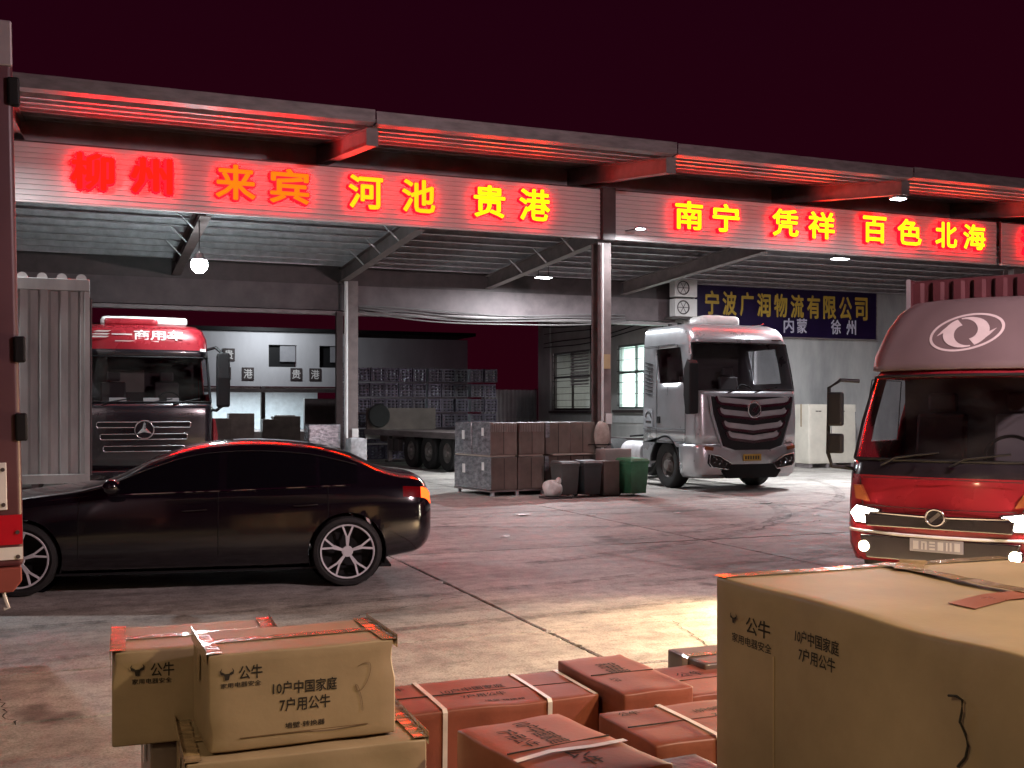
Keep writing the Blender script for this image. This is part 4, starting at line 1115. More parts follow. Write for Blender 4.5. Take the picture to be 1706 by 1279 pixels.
# ================================================================== VEHICLES
def lerp_levels(levels, z):
    for a, b in zip(levels, levels[1:]):
        if z <= b[0]:
            t = 0 if b[0] == a[0] else (z-a[0])/(b[0]-a[0])
            t = max(0, min(1, t))
            return [a[k]+(b[k]-a[k])*t for k in range(len(a))]
    return list(levels[-1])

def cab_grid(levels, zs, side_y, nc=6, front=14, y_end=None):
    """rows over zs, columns round the plan: left side, corner, front, corner, right side. side_y: distances behind the front (before the corner), rear first"""
    P = []
    for z in zs:
        _, yf, yb, hw, r, bl = lerp_levels(levels, z)
        row = []
        half = []
        for s_ in side_y:
            half.append((-hw, min(yf+s_, yb) if s_ > r else yf+r))
        for k in range(1, nc+1):
            a = math.pi/2*k/nc
            half.append((-hw+r*(1-math.sin(math.pi/2-a)) if False else -hw+r*(1-math.cos(a)), yf+r*(1-math.sin(a))))
        fr = []
        for k in range(1, front):
            x = (-1+2*k/front)*(hw-r)
            fr.append((x, yf-bl*(1-(x/(hw-r))**2)))
        pts = half+fr+[(-x, y) for x, y in half[::-1]]
        row = [(x, y, z) for x, y in pts]
        P.append(row)
    n = len(P[0])
    G = [[P[j][i] for j in range(len(zs))] for i in range(n)]
    ns = len(side_y)
    return G, dict(s0=0, s1=ns-1, c1=ns-1+nc, f1=n-1-(ns-1+nc), c2=n-ns, n=n)

def build_cab(t, levels, zs, side_y, wrow, srow, scols, mat_fn, mats, gl, cw=3, nc=6, front=14, cap=True):
    """cab shell with windscreen and side window openings, glass set in them.
    wrow / srow: (j0,j1) row ranges of windscreen and side windows; scols: (i0,i1) column range of the side window; cw: how many corner columns the windscreen wraps"""
    G, ix = cab_grid(levels, zs, side_y, nc, front)
    n = ix['n']; a0 = ix['s1']+nc-cw; a1 = n-1-a0
    def is_ws(i, j): return wrow[0] <= j < wrow[1] and a0 <= i < a1
    def is_sw(i, j): return srow[0] <= j < srow[1] and (scols[0] <= i < scols[1] or scols[0] <= n-2-i < scols[1])
    b = MB(); ni, nj = n, len(zs); idx = {}
    for i in range(ni):
        for j in range(nj): idx[(i, j)] = len(b.v); b.v.append(G[i][j])
    for i in range(ni-1):
        for j in range(nj-1):
            if is_ws(i, j) or is_sw(i, j): continue
            b.f.append([idx[(i, j)], idx[(i+1, j)], idx[(i+1, j+1)], idx[(i, j+1)]]); b.m.append(mat_fn(i, j, ix, zs))
    if cap:
        top = [idx[(i, nj-1)] for i in range(ni)]
        b.f.append(top); b.m.append(mat_fn(0, nj-2, ix, zs))
        b.f.append([idx[(0, j)] for j in range(nj)]+[idx[(ni-1, j)] for j in range(nj-1, -1, -1)]); b.m.append(mat_fn(0, 0, ix, zs))
    sh = b.build('cab_shell', mats, t, smooth=32)
    md = sh.modifiers.new('thickness', 'SOLIDIFY'); md.thickness = 0.03; md.offset = -1
    ws = MB().grid(G, is_ws).build('windscreen', gl, t, smooth=60); ws.location = (0, 0.006, 0)
    half = n//2
    for sgn in (0, 1):
        MB().grid(G, lambda i, j: is_sw(i, j) and ((i < half) == (sgn == 0))).build('side_window', gl, t, smooth=60)
    # rubber seal round the windscreen
    loop = [G[i][wrow[0]] for i in range(a0, a1+1)]+[G[a1][j] for j in range(wrow[0]+1, wrow[1])]+[G[i][wrow[1]] for i in range(a1, a0-1, -1)]+[G[a0][j] for j in range(wrow[1]-1, wrow[0], -1)]
    MB().tube(loop, 0.014, 6, closed=True).build('windscreen_seal', M_BLACK, t, smooth=60)
    return G, ix

M_SEAT = mat('seat_fabric', (0.10, 0.09, 0.09), 0.8)
M_DASH = mat('dashboard', (0.05, 0.045, 0.045), 0.6)
def interior(t, w, yd, zd, ys, back, steer=0.45):
    """dashboard, seats, steering wheel"""
    MB().prism([(yd, zd-0.5), (yd+0.5, zd-0.5), (yd+0.55, zd-0.08), (yd+0.4, zd), (yd, zd)], 'x', -w, w).build('dashboard', M_DASH, t, bevel=0.02)
    for sg in (-1, 1):
        b = MB(); b.box(sg*0.5*w-0.24, ys, zd-0.45, sg*0.5*w+0.24, ys+0.5, zd-0.28); b.prism([(ys+0.42, zd-0.3), (ys+0.56, zd-0.3), (ys+0.66, zd+0.42), (ys+0.55, zd+0.42)], 'x', sg*0.5*w-0.23, sg*0.5*w+0.23)
        b.box(sg*0.5*w-0.13, ys+0.56, zd+0.44, sg*0.5*w+0.13, ys+0.67, zd+0.62)
        b.build('seat', M_SEAT, t, bevel=0.03)
    pts = []
    for k in range(24):
        a = 2*math.pi*k/24; pts.append((steer*w*1.1+0.2*math.cos(a), yd+0.5+0.12*math.sin(a), zd+0.06+0.16*math.sin(a)))
    MB().tube(pts, 0.016, 8, closed=True).build('steering_wheel', M_BLACK, t, smooth=60)

def arch(t, x0, x1, cy_, cz, r0, r1, m, name='mudguard', a0=0, a1=180, n=20):
    b = MB(); vs_ = []
    for k in range(n+1):
        a = R(a0+(a1-a0)*k/n)
        for r in (r0, r1):
            for x in (x0, x1): vs_.append((x, cy_+r*math.cos(a), cz+r*math.sin(a)))
    fs = []
    for k in range(n):
        q = 4*k; e = q+4
        fs += [(q, q+1, e+1, e), (q+2, e+2, e+3, q+3), (q, e, e+2, q+2), (q+1, q+3, e+3, e+1)]
    fs += [(0, 2, 3, 1), (4*n, 4*n+1, 4*n+3, 4*n+2)]
    b.add(vs_, fs)
    return b.build(name, m, t, smooth=40)

def panel_line(t, pts, r=0.006, m=None, name='panel_gap', closed=False):
    return MB().tube(pts, r, 5, closed=closed).build(name, m or M_BLACK, t)

M_PLATEY = mat('yellow_plate', (0.45, 0.27, 0.04), 0.45)
M_HLENS = glass('lamp_glass', (0.85, 0.85, 0.85))

# ------------------------------------------------------------------ silver tractor
sv = thing('semi_truck', 'silver semi truck with chevron chrome grille parked under the yellow sign', 'truck', (12.96, 19.18, 0), 0)
lv = [(0.98, 0.03, 2.4, 1.22, 0.17, 0.05), (1.5, 0.03, 2.4, 1.235, 0.17, 0.06), (2.02, 0.06, 2.4, 1.235, 0.18, 0.06), (2.5, 0.17, 2.4, 1.225, 0.19, 0.08), (3.02, 0.32, 2.4, 1.205, 0.21, 0.08),
      (3.22, 0.42, 2.4, 1.185, 0.23, 0.08), (3.33, 0.54, 2.4, 1.16, 0.26, 0.07), (3.40, 0.72, 2.39, 1.10, 0.30, 0.05), (3.425, 0.95, 2.36, 1.0, 0.34, 0.03)]
zs = [0.98, 1.2, 1.5, 1.8, 2.0, 2.1, 2.25, 2.4, 2.6, 2.8, 2.95, 3.02, 3.12, 3.22, 3.28, 3.33, 3.37, 3.40, 3.425]
UP = lambda z: z if z <= 2.02 else 2.02+(z-2.02)*1.08
lv = [(UP(q[0]),)+q[1:] for q in lv]; zs = [UP(z) for z in zs]
sy = [3.0, 2.1, 1.72, 1.55, 1.15, 0.8, 0.5, 0.1]
def sv_mat(i, j, ix, z):
    return 0
G, ix = build_cab(sv, lv, zs, sy, (5, 11), (6, 10), (3, 6), sv_mat, [M_SILVER], M_GLASSD, cw=4)
interior(sv, 1.0, 0.42, 2.02, 1.05, 2.3)
MB().box(-1.15, 2.2, 1.1, 1.15, 2.23, 3.2).build('rear_lining', M_SEAT, sv)
# bumper unit
lb = [(0.27, 0.14, 0.82, 1.14, 0.2, 0.03), (0.36, 0.03, 0.82, 1.20, 0.22, 0.05), (0.55, 0.0, 0.82, 1.235, 0.24, 0.05), (0.80, 0.0, 0.82, 1.245, 0.24, 0.05), (0.97, 0.02, 0.82, 1.24, 0.24, 0.05)]
Gb, ib = cab_grid(lb, [0.27, 0.31, 0.36, 0.45, 0.55, 0.68, 0.8, 0.9, 0.97], [0.8, 0.6, 0.4, 0.1], 6, 14)
o = MB().grid(Gb).build('bumper', M_SILVER, sv, smooth=35); md = o.modifiers.new('t', 'SOLIDIFY'); md.thickness = 0.03; md.offset = -1
# upper corner deflectors beside the grille
# grille
b = MB(); b.prism([(-1.0, 1.97), (1.0, 1.97), (0.94, 1.6), (0.70, 0.94), (0.42, 0.86), (-0.42, 0.86), (-0.70, 0.94), (-0.94, 1.6)], 'y', -0.085, -0.02)
b.build('grille', M_BLACK, sv, bevel=0.01)
for k, (z, w) in enumerate(((1.80, 0.92), (1.55, 0.86), (1.28, 0.76), (1.07, 0.66))):
    pts = [(-w, z+0.17), (-w+0.05, z+0.06), (-w+0.13, z+0.02), (0, z-0.045), (w-0.13, z+0.02), (w-0.05, z+0.06), (w, z+0.17)]
    bb = MB()
    for p, q in zip(pts, pts[1:]): bb.obox((p[0], -0.108, p[1]), (q[0], -0.108, q[1]), 0.04, 0.055)
    bb.build('chrome_bar', M_CHROME, sv)
    bb = MB()
    for p, q in zip(pts[1:-1], pts[2:-1]): bb.obox((p[0], -0.092, p[1]+0.08), (q[0], -0.092, q[1]+0.08), 0.02, 0.115)
    bb.build('grille_blade', mat('grille_grey', (0.42, 0.41, 0.42), 0.32, 0.5), sv)
for sg in (-1, 1):
    bb = MB(); pts = [(sg*1.03, 1.98), (sg*0.97, 1.6), (sg*0.74, 0.93), (sg*0.44, 0.84)]
    for p, q in zip(pts, pts[1:]): bb.obox((p[0], -0.06, p[1]), (q[0], -0.06, q[1]), 0.05, 0.035)
    bb.build('grille_surround', M_SILVER, sv)
em = MB().lathe([(0.001, -0.022), (0.125, -0.022), (0.13, -0.005), (0.13, 0.0)], c=(0, -0.13, 1.70), axis='y', n=32).build('emblem', M_BLACK, sv)
em.scale = (1.0, 1.0, 1.0)
MB().tube([(0.15*math.cos(a), -0.15, 1.70+0.165*math.sin(a)) for a in [2*math.pi*k/36 for k in range(36)]], 0.016, 8, closed=True).build('emblem_ring', M_CHROME, em, smooth=60)
for k, (dx_, L_) in enumerate(((-0.045, 0.07), (0.0, 0.10), (0.05, 0.13))):
    MB().obox((dx_-L_*0.3, -0.158, 1.70-L_*0.55), (dx_+L_*0.42, -0.158, 1.70+L_*0.6), 0.01, 0.028).build('emblem_slash', M_CHROME, em)
# windscreen header, wipers, visor line
for sg in (-0.55, 0.1):
    MB().tube([(sg, 0.0, 2.06), (sg+0.2, 0.03, 2.10), (sg+0.62, 0.08, 2.17)], 0.012, 6).build('wiper', M_BLACK, sv)
# headlamps
def headlamp(t, sg, poly, y0, y1, lens_pts, name='headlight'):
    h = MB().prism([(sg*x, z) for x, z in poly][::int(sg)], 'y', y0, y1).build(name, M_BLACK, t, bevel=0.006)
    MB().tube([(sg*x, y0-0.006, z) for x, z in poly], 0.011, 6, closed=True).build('bezel', M_CHROME, h)
    for (x, z, r) in lens_pts:
        MB().lathe([(0.001, 0.03), (r*0.7, 0.02), (r, 0.0), (r*1.08, -0.004)], c=(sg*x, y0-0.008, z), axis='y', n=20).build('reflector', M_CHROME, h, smooth=60)
    MB().prism([(sg*x*0.998, z) for x, z in poly][::int(sg)], 'y', y0-0.016, y0-0.012).build('lens', M_HLENS, h)
    return h
for sg in (-1, 1):
    headlamp(sv, sg, [(1.02, 0.78), (0.80, 0.74), (0.52, 0.58), (0.60, 0.46), (0.98, 0.52), (1.04, 0.60)], -0.075, 0.05, [(0.92, 0.66, 0.055), (0.80, 0.63, 0.055), (0.67, 0.57, 0.045)])
    MB().prism([(sg*0.9, 0.92), (sg*1.1, 0.95), (sg*1.1, 0.88), (sg*0.92, 0.85)][::sg], 'y', -0.02, 0.08).build('marker_lamp', mat('amber_lens', (0.22, 0.06, 0.02), 0.3), sv)
MB().prism([(-0.60, 0.565), (0.60, 0.565), (0.72, 0.42), (0.60, 0.275), (-0.60, 0.275), (-0.72, 0.42)], 'y', -0.07, 0.02).build('lower_intake', M_BLACK, sv, bevel=0.01)
pl = MB().box(-0.22, -0.075, 0.63, 0.22, -0.058, 0.77).build('number_plate', M_PLATEY, sv, bevel=0.004)
MB().box(-0.30, -0.04, 0.60, 0.30, -0.0, 0.80).build('plate_recess', mat('grille_grey', (0.16, 0.15, 0.155)), sv)
for k in range(6): MB().box(-0.18+k*0.062, -0.079, 0.665, -0.145+k*0.062, -0.0755, 0.735).build('plate_mark', M_INK, pl)
# sides
for sg in (-1, 1):
    x = sg*1.245
    panel_line(sv, [(x, 0.55, 1.02), (x, 0.55, 2.0), (sg*1.235, 0.72, 2.6), (sg*1.222, 0.9, 3.08), (sg*1.222, 1.7, 3.10), (sg*1.24, 1.78, 2.2), (x, 1.78, 1.02), (x, 0.55, 1.02)])
    panel_line(sv, [(sg*1.221, 2.38, 3.10), (sg*1.221, 1.0, 3.10)])
    panel_line(sv, [(x, 2.38, 1.28), (x, 0.56, 1.28)])
    MB().box(x-0.012, 1.62, 1.40, x+0.012, 1.74, 1.55).build('door_handle', M_BLACK, sv, bevel=0.01)
    for k in range(9):
        z = 2.02+0.085*k; MB().obox((x*0.997, 1.96, z), (x*0.997, 2.26, z+0.05), 0.03, 0.02).build('vent_slat', M_BLACK, sv)
    MB().box(x-0.004, 1.95, 1.32, x+0.004, 2.3, 1.72).build('door_sticker', mat('sticker', (0.34, 0.36, 0.38), 0.5), sv)
    MB().tube([(x*1.005, 2.125+0.12*math.cos(a), 1.52+0.13*math.sin(a)) for a in [math.pi*k/12 for k in range(13)]], 0.012, 6).build('sticker_mark', M_INK, sv)
    MB().box(x*1.004-0.003, 2.0, 1.40, x*1.004+0.003, 2.25, 1.45).build('sticker_mark', M_INK, sv)
    # mirror
    mr_ = None if sg > 0 else MB().prism([(-0.02, 1.62), (0.16, 1.60), (0.24, 2.0), (0.22, 2.55), (0.10, 2.74), (-0.04, 2.66)], 'x', sg*1.36-0.11, sg*1.36+0.11).build('mirror', M_BLACK, sv, bevel=0.03, loc=(0, 0.02, 0))
    if sg < 0: MB().tube([(sg*1.36, 0.1, 2.66), (sg*1.22, 0.3, 2.82), (sg*1.14, 0.5, 2.85)], 0.03, 8).build('mirror_arm', M_BLACK, mr_)
    if sg < 0: MB().tube([(sg*1.36, 0.1, 1.66), (sg*1.22, 0.25, 1.72)], 0.03, 8).build('mirror_arm', M_BLACK, mr_)
    # steps, mudguard, skirt behind the wheel
    MB().box(sg*1.235, 0.2, 0.62, sg*1.19, 0.82, 0.66).build('step', M_BLACK, sv)
    arch(sv, sg*0.86, sg*1.24, 1.42, 0.52, 0.585, 0.62, M_BLACK, a0=4, a1=176)
    b = MB(); b.prism([(2.08, 0.42), (2.40, 0.42), (2.40, 0.978), (0.83, 0.978), (0.83, 0.90)]+[(1.42-0.625*math.cos(R(a)), 0.52+0.625*math.sin(R(a))) for a in range(38, 150, 8)]+[(2.06, 0.70)], 'x', sg*1.20, sg*1.24)
    b.build('wheel_surround', M_SILVER, sv, bevel=0.0)
    wheel(sv, (sg*1.03, 1.42, 0.50), 0.50, 0.33, sg)
# roof gear
me = soft_box(0.95, 0.62, 0.24, bulge=0.03, bev=0.08, seed=1); me.materials.append(M_WHITE); shared('roof_cooler', me, sv, (-0.03, 1.35, 3.50))
for y in (1.3, 1.7): MB().cyl((-0.95, y, 3.48), (-0.95, y-0.02, 3.58), 0.05).build('roof_lamp', M_BLACK, sv)
MB().tube([(-0.95, 1.3, 3.53), (-0.95, 1.9, 3.53), (-0.9, 2.2, 3.50)], 0.015, 6).build('roof_rail', M_STEELD, sv)
MB().tube([(0.6, 1.1, 3.52), (0.95, 1.0, 3.56), (1.02, 1.0, 3.59)], 0.015, 6).build('horn', M_CHROME, sv)
MB().box(0.75, 0.27, 3.17, 0.95, 0.60, 3.19).build('marker_lamp', M_BLACK, sv)
# chassis
b = MB(); b.box(-0.45, 1.0, 0.62, -0.35, 6.2, 0.88); b.box(0.35, 1.0, 0.62, 0.45, 6.2, 0.88)
b.build('chassis_rail', M_STEELD, sv)
for sg in (-1, 1):
    for y in (4.3, 5.6):
        wheel(sv, (sg*0.95, y, 0.5), 0.5, 0.55, sg)
    MB().cyl((sg*0.98, 2.55, 0.72), (sg*0.98, 3.5, 0.72), 0.26, n=20).build('fuel_tank', M_GALV, sv, smooth=40)
MB().box(-0.5, 4.6, 0.885, 0.5, 5.5, 1.0).build('fifth_wheel', M_STEELD, sv)
for x in (-0.5, 0.0): MB().tube([(x, 2.45, 1.5), (x+0.05, 3.0, 1.15), (x+0.1, 3.6, 1.1), (x, 4.4, 1.05)], 0.025, 6).build('air_hose', M_BLACK, sv)

# ------------------------------------------------------------------ red tractor on the left
rd = thing('semi_truck', 'red semi truck with black face and star emblem parked at the left bay', 'truck', (1.03, 21.05, 0), 0)
lv = [(0.60, 0.02, 2.2, 1.22, 0.16, 0.03), (1.0, 0.0, 2.2, 1.235, 0.16, 0.04), (1.72, 0.0, 2.2, 1.24, 0.16, 0.05), (1.80, 0.02, 2.2, 1.235, 0.17, 0.05), (2.80, 0.26, 2.2, 1.18, 0.22, 0.07), (3.05, 0.32, 2.2, 1.16, 0.24, 0.07),
      (3.22, 0.42, 2.19, 1.10, 0.3, 0.06), (3.30, 0.60, 2.16, 1.0, 0.34, 0.05), (3.33, 0.85, 2.1, 0.85, 0.36, 0.03)]
zs = [0.60, 0.8, 1.0, 1.3, 1.55, 1.72, 1.84, 2.0, 2.25, 2.5, 2.68, 2.82, 2.95, 3.05, 3.14, 3.22, 3.27, 3.30, 3.33]
M_BLKP = mat('black_paint', (0.014, 0.012, 0.016), 0.22, 0, 0.2, 2, coat=0.7)
def rd_mat(i, j, ix, z):
    fr = ix['s1'] <= i < ix['c2']
    return 1 if (fr and z[j] < 2.78) else 0
build_cab(rd, lv, zs, [2.9, 2.0, 1.6, 1.45, 1.05, 0.75, 0.4, 0.1], (6, 10), (7, 10), (3, 6), rd_mat, [M_RED, M_BLKP], M_GLASSD, cw=4)
interior(rd, 1.0, 0.28, 1.82, 0.95, 2.1)
MB().box(-1.15, 2.05, 0.8, 1.15, 2.08, 3.15).build('rear_lining', M_SEAT, rd)
MB().box(-0.55, 2.03, 2.05, 0.1, 2.045, 2.5).build('bunk_curtain', mat('pale_curtain', (0.4, 0.38, 0.34), 0.8), rd)
for x, w_ in ((0.0, 0.28), (0.42, 0.22), (-0.6, 0.3)): MB().box(x, 0.30, 1.825, x+w_, 0.42, 1.92).build('dashboard_tray', M_WHITE, rd)
for k, (z, w) in enumerate(((1.42, 0.80), (1.20, 0.74), (0.98, 0.69))):
    pts = [(-w, z-0.05), (w, z-0.05), (w+0.02, z-0.02), (w+0.02, z+0.03), (w, z+0.05), (-w, z+0.05), (-w-0.02, z+0.03), (-w-0.02, z-0.02)]
    g = MB().prism([(x, zz) for x, zz in pts], 'y', -0.062, -0.02).build('grille_slot', M_BLACK, rd)
    MB().tube([(x, -0.064, zz) for x, zz in pts], 0.009, 6, closed=True).build('slot_trim', M_CHROME, g)
em = MB().lathe([(0.001, 0.0), (0.155, 0.0), (0.16, 0.03)], c=(0, -0.085, 1.33), axis='y', n=32).build('emblem', M_BLKP, rd)
MB().tube([(0.165*math.cos(a), -0.085, 1.33+0.165*math.sin(a)) for a in [2*math.pi*k/40 for k in range(40)]], 0.014, 8, closed=True).build('emblem_ring', M_CHROME, em, smooth=60)
for k in range(3):
    a = math.pi/2+k*2*math.pi/3; d = Vector((math.cos(a), 0, math.sin(a))); q = Vector((-math.sin(a), 0, math.cos(a))); c = Vector((0, -0.09, 1.33))
    MB().add([c-q*0.045-Vector((0, 0, 0)), c+q*0.045, c+d*0.155, c+Vector((0, -0.03, 0))], [(0, 2, 3), (1, 3, 2), (0, 3, 1)]).build('emblem_star', M_CHROME, em)
# white lettering on the forehead
fh = (R(90-17), 0, 0)
M_LET = mat('white_vinyl', (0.6, 0.56, 0.53), 0.5)
for k, z in enumerate((3.155, 3.10, 3.045)):
    y = 0.335+(z-3.05)*0.5-0.078
    MB().prism([(-0.98-0.045*k+0.09, z-0.014), (-0.62-0.02*k, z-0.014), (-0.56-0.02*k, z+0.014), (-0.88-0.045*k+0.09, z+0.014)], 'y', y-0.004, y+0.004).build('lettering', M_LET, rd)
MB().box(-0.56, 0.27, 3.087, -0.20, 0.285, 3.112).build('lettering', M_LET, rd)
shared('lettering', text_mesh('商用车', 0.88, 0.20, 0.02, 0.004, M_LET), rd, (0.27, 0.272, 3.095), fh)
for k in range(2): MB().box(-0.5+0.42*k, 0.235, 2.965, -0.15+0.42*k, 0.243, 2.982).build('lettering', M_LET, rd)
for x0_ in (-1.0, 0.62):
    for k in range(5): MB().box(x0_+k*0.055, -0.045, 1.60, x0_+k*0.055+0.035, -0.036, 1.635).build('badge_mark', M_CHROME, rd)
# roof deflector, lamp, mirrors, wipers, bumper
me = soft_box(1.55, 0.6, 0.16, bulge=0.02, bev=0.05, seed=2); me.materials.append(M_WHITE); shared('roof_visor', me, rd, (0.05, 1.05, 3.31))
me = soft_box(0.95, 0.3, 0.12, bulge=0.01, bev=0.03, seed=3); me.materials.append(M_RED); shared('light_bar', me, rd, (-0.2, 0.74, 3.30))
for sg in (-1, 1):
    m_ = MB().prism([(-0.06, 1.76), (0.10, 1.74), (0.16, 2.2), (0.12, 2.72), (-0.04, 2.78), (-0.1, 2.3)], 'x', sg*1.42-0.12, sg*1.42+0.12).build('mirror', M_BLACK, rd, bevel=0.03)
    MB().tube([(sg*1.42, 0.05, 2.75), (sg*1.3, 0.2, 2.88), (sg*1.17, 0.4, 2.85)], 0.03, 8).build('mirror_arm', M_BLACK, m_)
    MB().tube([(sg*1.42, 0.05, 1.78), (sg*1.3, 0.1, 1.68), (sg*1.22, 0.25, 1.70)], 0.03, 8).build('mirror_arm', M_BLACK, m_)
    MB().box(sg*1.02, 0.20, 2.80, sg*1.12, 0.26, 2.85).build('marker_lamp', M_WHITE, rd)
    wheel(rd, (sg*1.03, 1.4, 0.5), 0.5, 0.33, sg)
    MB().prism([(sg*1.242, 0.62), (sg*1.30, 0.66), (sg*1.34, 1.2), (sg*1.29, 1.5), (sg*1.242, 1.55)][::sg], 'y', 0.12, 0.5).build('corner_fairing', M_RED, rd, bevel=0.02)
for sg in (-0.75, 0.0, 0.5): MB().tube([(sg, -0.03, 1.80), (sg+0.15, -0.01, 1.84), (sg+0.5, 0.03, 1.9)], 0.011, 6).build('wiper', M_BLACK, rd)
me = soft_box(2.44, 0.4, 0.34, bulge=0.01, bev=0.05, seed=4); me.materials.append(M_RED); shared('bumper', me, rd, (0, 0.14, 0.25)); me.materials[0] = M_BLKP
for sg in (-1, 1): MB().box(sg*0.65, -0.085, 0.36, sg*1.1, -0.07, 0.52).build('headlight', M_HLENS, rd)
b = MB(); b.box(-0.45, 1.0, 0.62, -0.35, 6.0, 0.88); b.box(0.35, 1.0, 0.62, 0.45, 6.0, 0.88); b.build('chassis_rail', M_STEELD, rd)
for sg in (-1, 1):
    wheel(rd, (sg*0.95, 4.6, 0.5), 0.5, 0.55, sg)

# ------------------------------------------------------------------ corrugated container body at the left
ct = thing('corrugated_container', 'silver corrugated container left of the red truck, cut by the near truck', 'container', (-1.14, 17.7, 0), 0)
M_CORR = mat('corrugated_silver', (0.40, 0.40, 0.38), 0.38, 0.55, 0.3, 2.5, stretch=(1, 1, 0.25))
def corr_panel(w, z0, z1, pitch=0.28, d=0.05):
    pts = []; x = -w/2
    while x < w/2-0.01:
        for f_, dd in ((0.0, 0), (0.36, 0), (0.5, d), (0.86, d)):
            if x+f_*pitch <= w/2: pts.append((x+f_*pitch, dd))
        x += pitch
    pts.append((w/2, 0)); b = MB()
    b.add([(x, y, z) for x, y in pts for z in (z0, z1)], [(2*k, 2*k+2, 2*k+3, 2*k+1) for k in range(len(pts)-1)])
    return b
corr_panel(2.3, 0.72, 3.50).build('end_panel', M_CORR, ct, fix=False, loc=(0, 0.03, 0))
MB().box(-1.22, 0.0, 3.50, 1.22, 0.10, 3.68).build('end_rail', M_CORR, ct, bevel=0.01); MB().box(-1.22, 0.0, 0.58, 1.22, 0.12, 0.72).build('end_rail', M_CORR, ct, bevel=0.01)
for sg in (-1, 1): MB().box(sg*1.22, 0.0, 0.721, sg*1.14, 0.10, 3.499).build('corner_post', M_CORR, ct, bevel=0.008)
b = MB(); b.box(-1.22, 0.101, 0.58, -1.18, 3.0, 3.68); b.box(1.18, 0.101, 0.58, 1.22, 3.0, 3.68); b.box(-1.18, 2.96, 0.58, 1.18, 3.0, 3.68); b.box(-1.18, 0.13, 0.58, 1.18, 2.95, 0.62); b.box(-1.18, 0.13, 3.62, 1.18, 2.95, 3.66)
b.build('side_panel', M_CORR, ct)
for k in range(9):
    MB().cyl((-1.1+0.275*k, 0.05, 3.69), (-1.1+0.275*k, 0.6, 3.69), 0.075, n=14).build('roof_roll', mat('tarp_grey', (0.5, 0.48, 0.46), 0.5), ct, smooth=50)
MB().tube([(1.235, 0.02, 0.7), (1.235, 0.02, 3.4)], 0.018, 8).build('lock_rod', M_STEELD, ct)
b = MB(); b.box(-0.5, 0.1, 0.42, -0.4, 2.9, 0.579); b.box(0.4, 0.1, 0.42, 0.5, 2.9, 0.579); b.build('chassis_rail', M_STEELD, ct)
for sg in (-1, 1):
    for y in (0.7, 2.2): wheel(ct, (sg*0.95, y, 0.29), 0.29, 0.22, sg)
for y in (0.7, 2.2): MB().cyl((-0.85, y, 0.29), (0.85, y, 0.29), 0.05).build('axle', M_STEELD, ct)

# ------------------------------------------------------------------ near truck body at the left edge
lt = thing('box_truck', 'dark red truck body with white and red tape at the left edge of the photo', 'truck', (-0.305, 6.8, 0))
lt.rotation_euler = (0, R(-1.2), R(5))
M_MAR = mat('maroon_panel', (0.075, 0.02, 0.028), 0.45, 0, 0.2, 1.2)
me = soft_box(7.0, 2.4, 3.1, n=5, bulge=0.0, bev=0.03, seed=9, crush=0.0); me.materials.append(M_MAR); shared('cargo_body', me, lt, (-3.5, 1.2, 0.80))
MB().box(-7.0, -0.012, 3.66, 0.0, 0.1, 3.92).build('top_rail', mat('grey_rail', (0.32, 0.28, 0.29), 0.5, 0.2), lt, bevel=0.01)
b = MB(); b.prism([(-7.0, 0.66), (-0.06, 0.66), (-0.012, 0.72), (-0.012, 0.80), (-7.0, 0.80)], 'y', -0.02, 0.3); b.build('bottom_rail', mat('rust_red', (0.22, 0.045, 0.035), 0.6), lt, bevel=0.008)
for x in (-0.10, -0.8, -1.5): 
    MB().box(x-0.20, -0.016, 1.13, x+0.02, -0.003, 1.40).build('white_plate', M_WHITE, lt, bevel=0.004)
    for z in (1.16, 1.36): MB().cyl((x-0.0, -0.022, z), (x-0.0, -0.014, z), 0.012, n=8).build('rivet', M_STEELD, lt)
MB().box(-7.0, -0.010, 0.93, -0.004, -0.003, 1.10).build('red_tape', mat('red_reflective', (0.5, 0.006, 0.02), 0.3), lt)
MB().box(-7.0, -0.012, 0.845, -0.004, -0.003, 0.915).build('white_tape', M_WHITE, lt)
for z0_, z1_ in ((3.44, 3.6), (1.97, 2.12), (1.52, 1.68)):
    h_ = MB().box(-0.03, -0.02, z0_, 0.035, 0.05, z1_).build('door_hinge', M_BLACK, lt, bevel=0.012)
for z in (1.0, 0.86): MB().cyl((-0.03, -0.02, z), (-0.03, -0.012, z), 0.012, n=8).build('rivet', M_STEELD, lt)
MB().tube([(-0.12, 0.02, 0.70), (-0.10, 0.0, 0.62), (-0.085, 0.0, 0.57), (-0.11, 0.0, 0.565)], 0.010, 6).build('hook', M_GALV, lt)
b = MB(); b.box(-6.9, 0.5, 0.55, -0.3, 0.65, 0.795); b.box(-6.9, 1.75, 0.55, -0.3, 1.9, 0.795); b.build('chassis_rail', M_STEELD, lt)
for y in (0.35, 2.05):
    w_ = wheel(lt, (-2.2, y, 0.47), 0.47, 0.3, 1 if y > 1 else -1); w_.rotation_euler = (0, 0, R(90))
    w_ = wheel(lt, (-6.2, y, 0.47), 0.47, 0.3, 1 if y > 1 else -1); w_.rotation_euler = (0, 0, R(90))

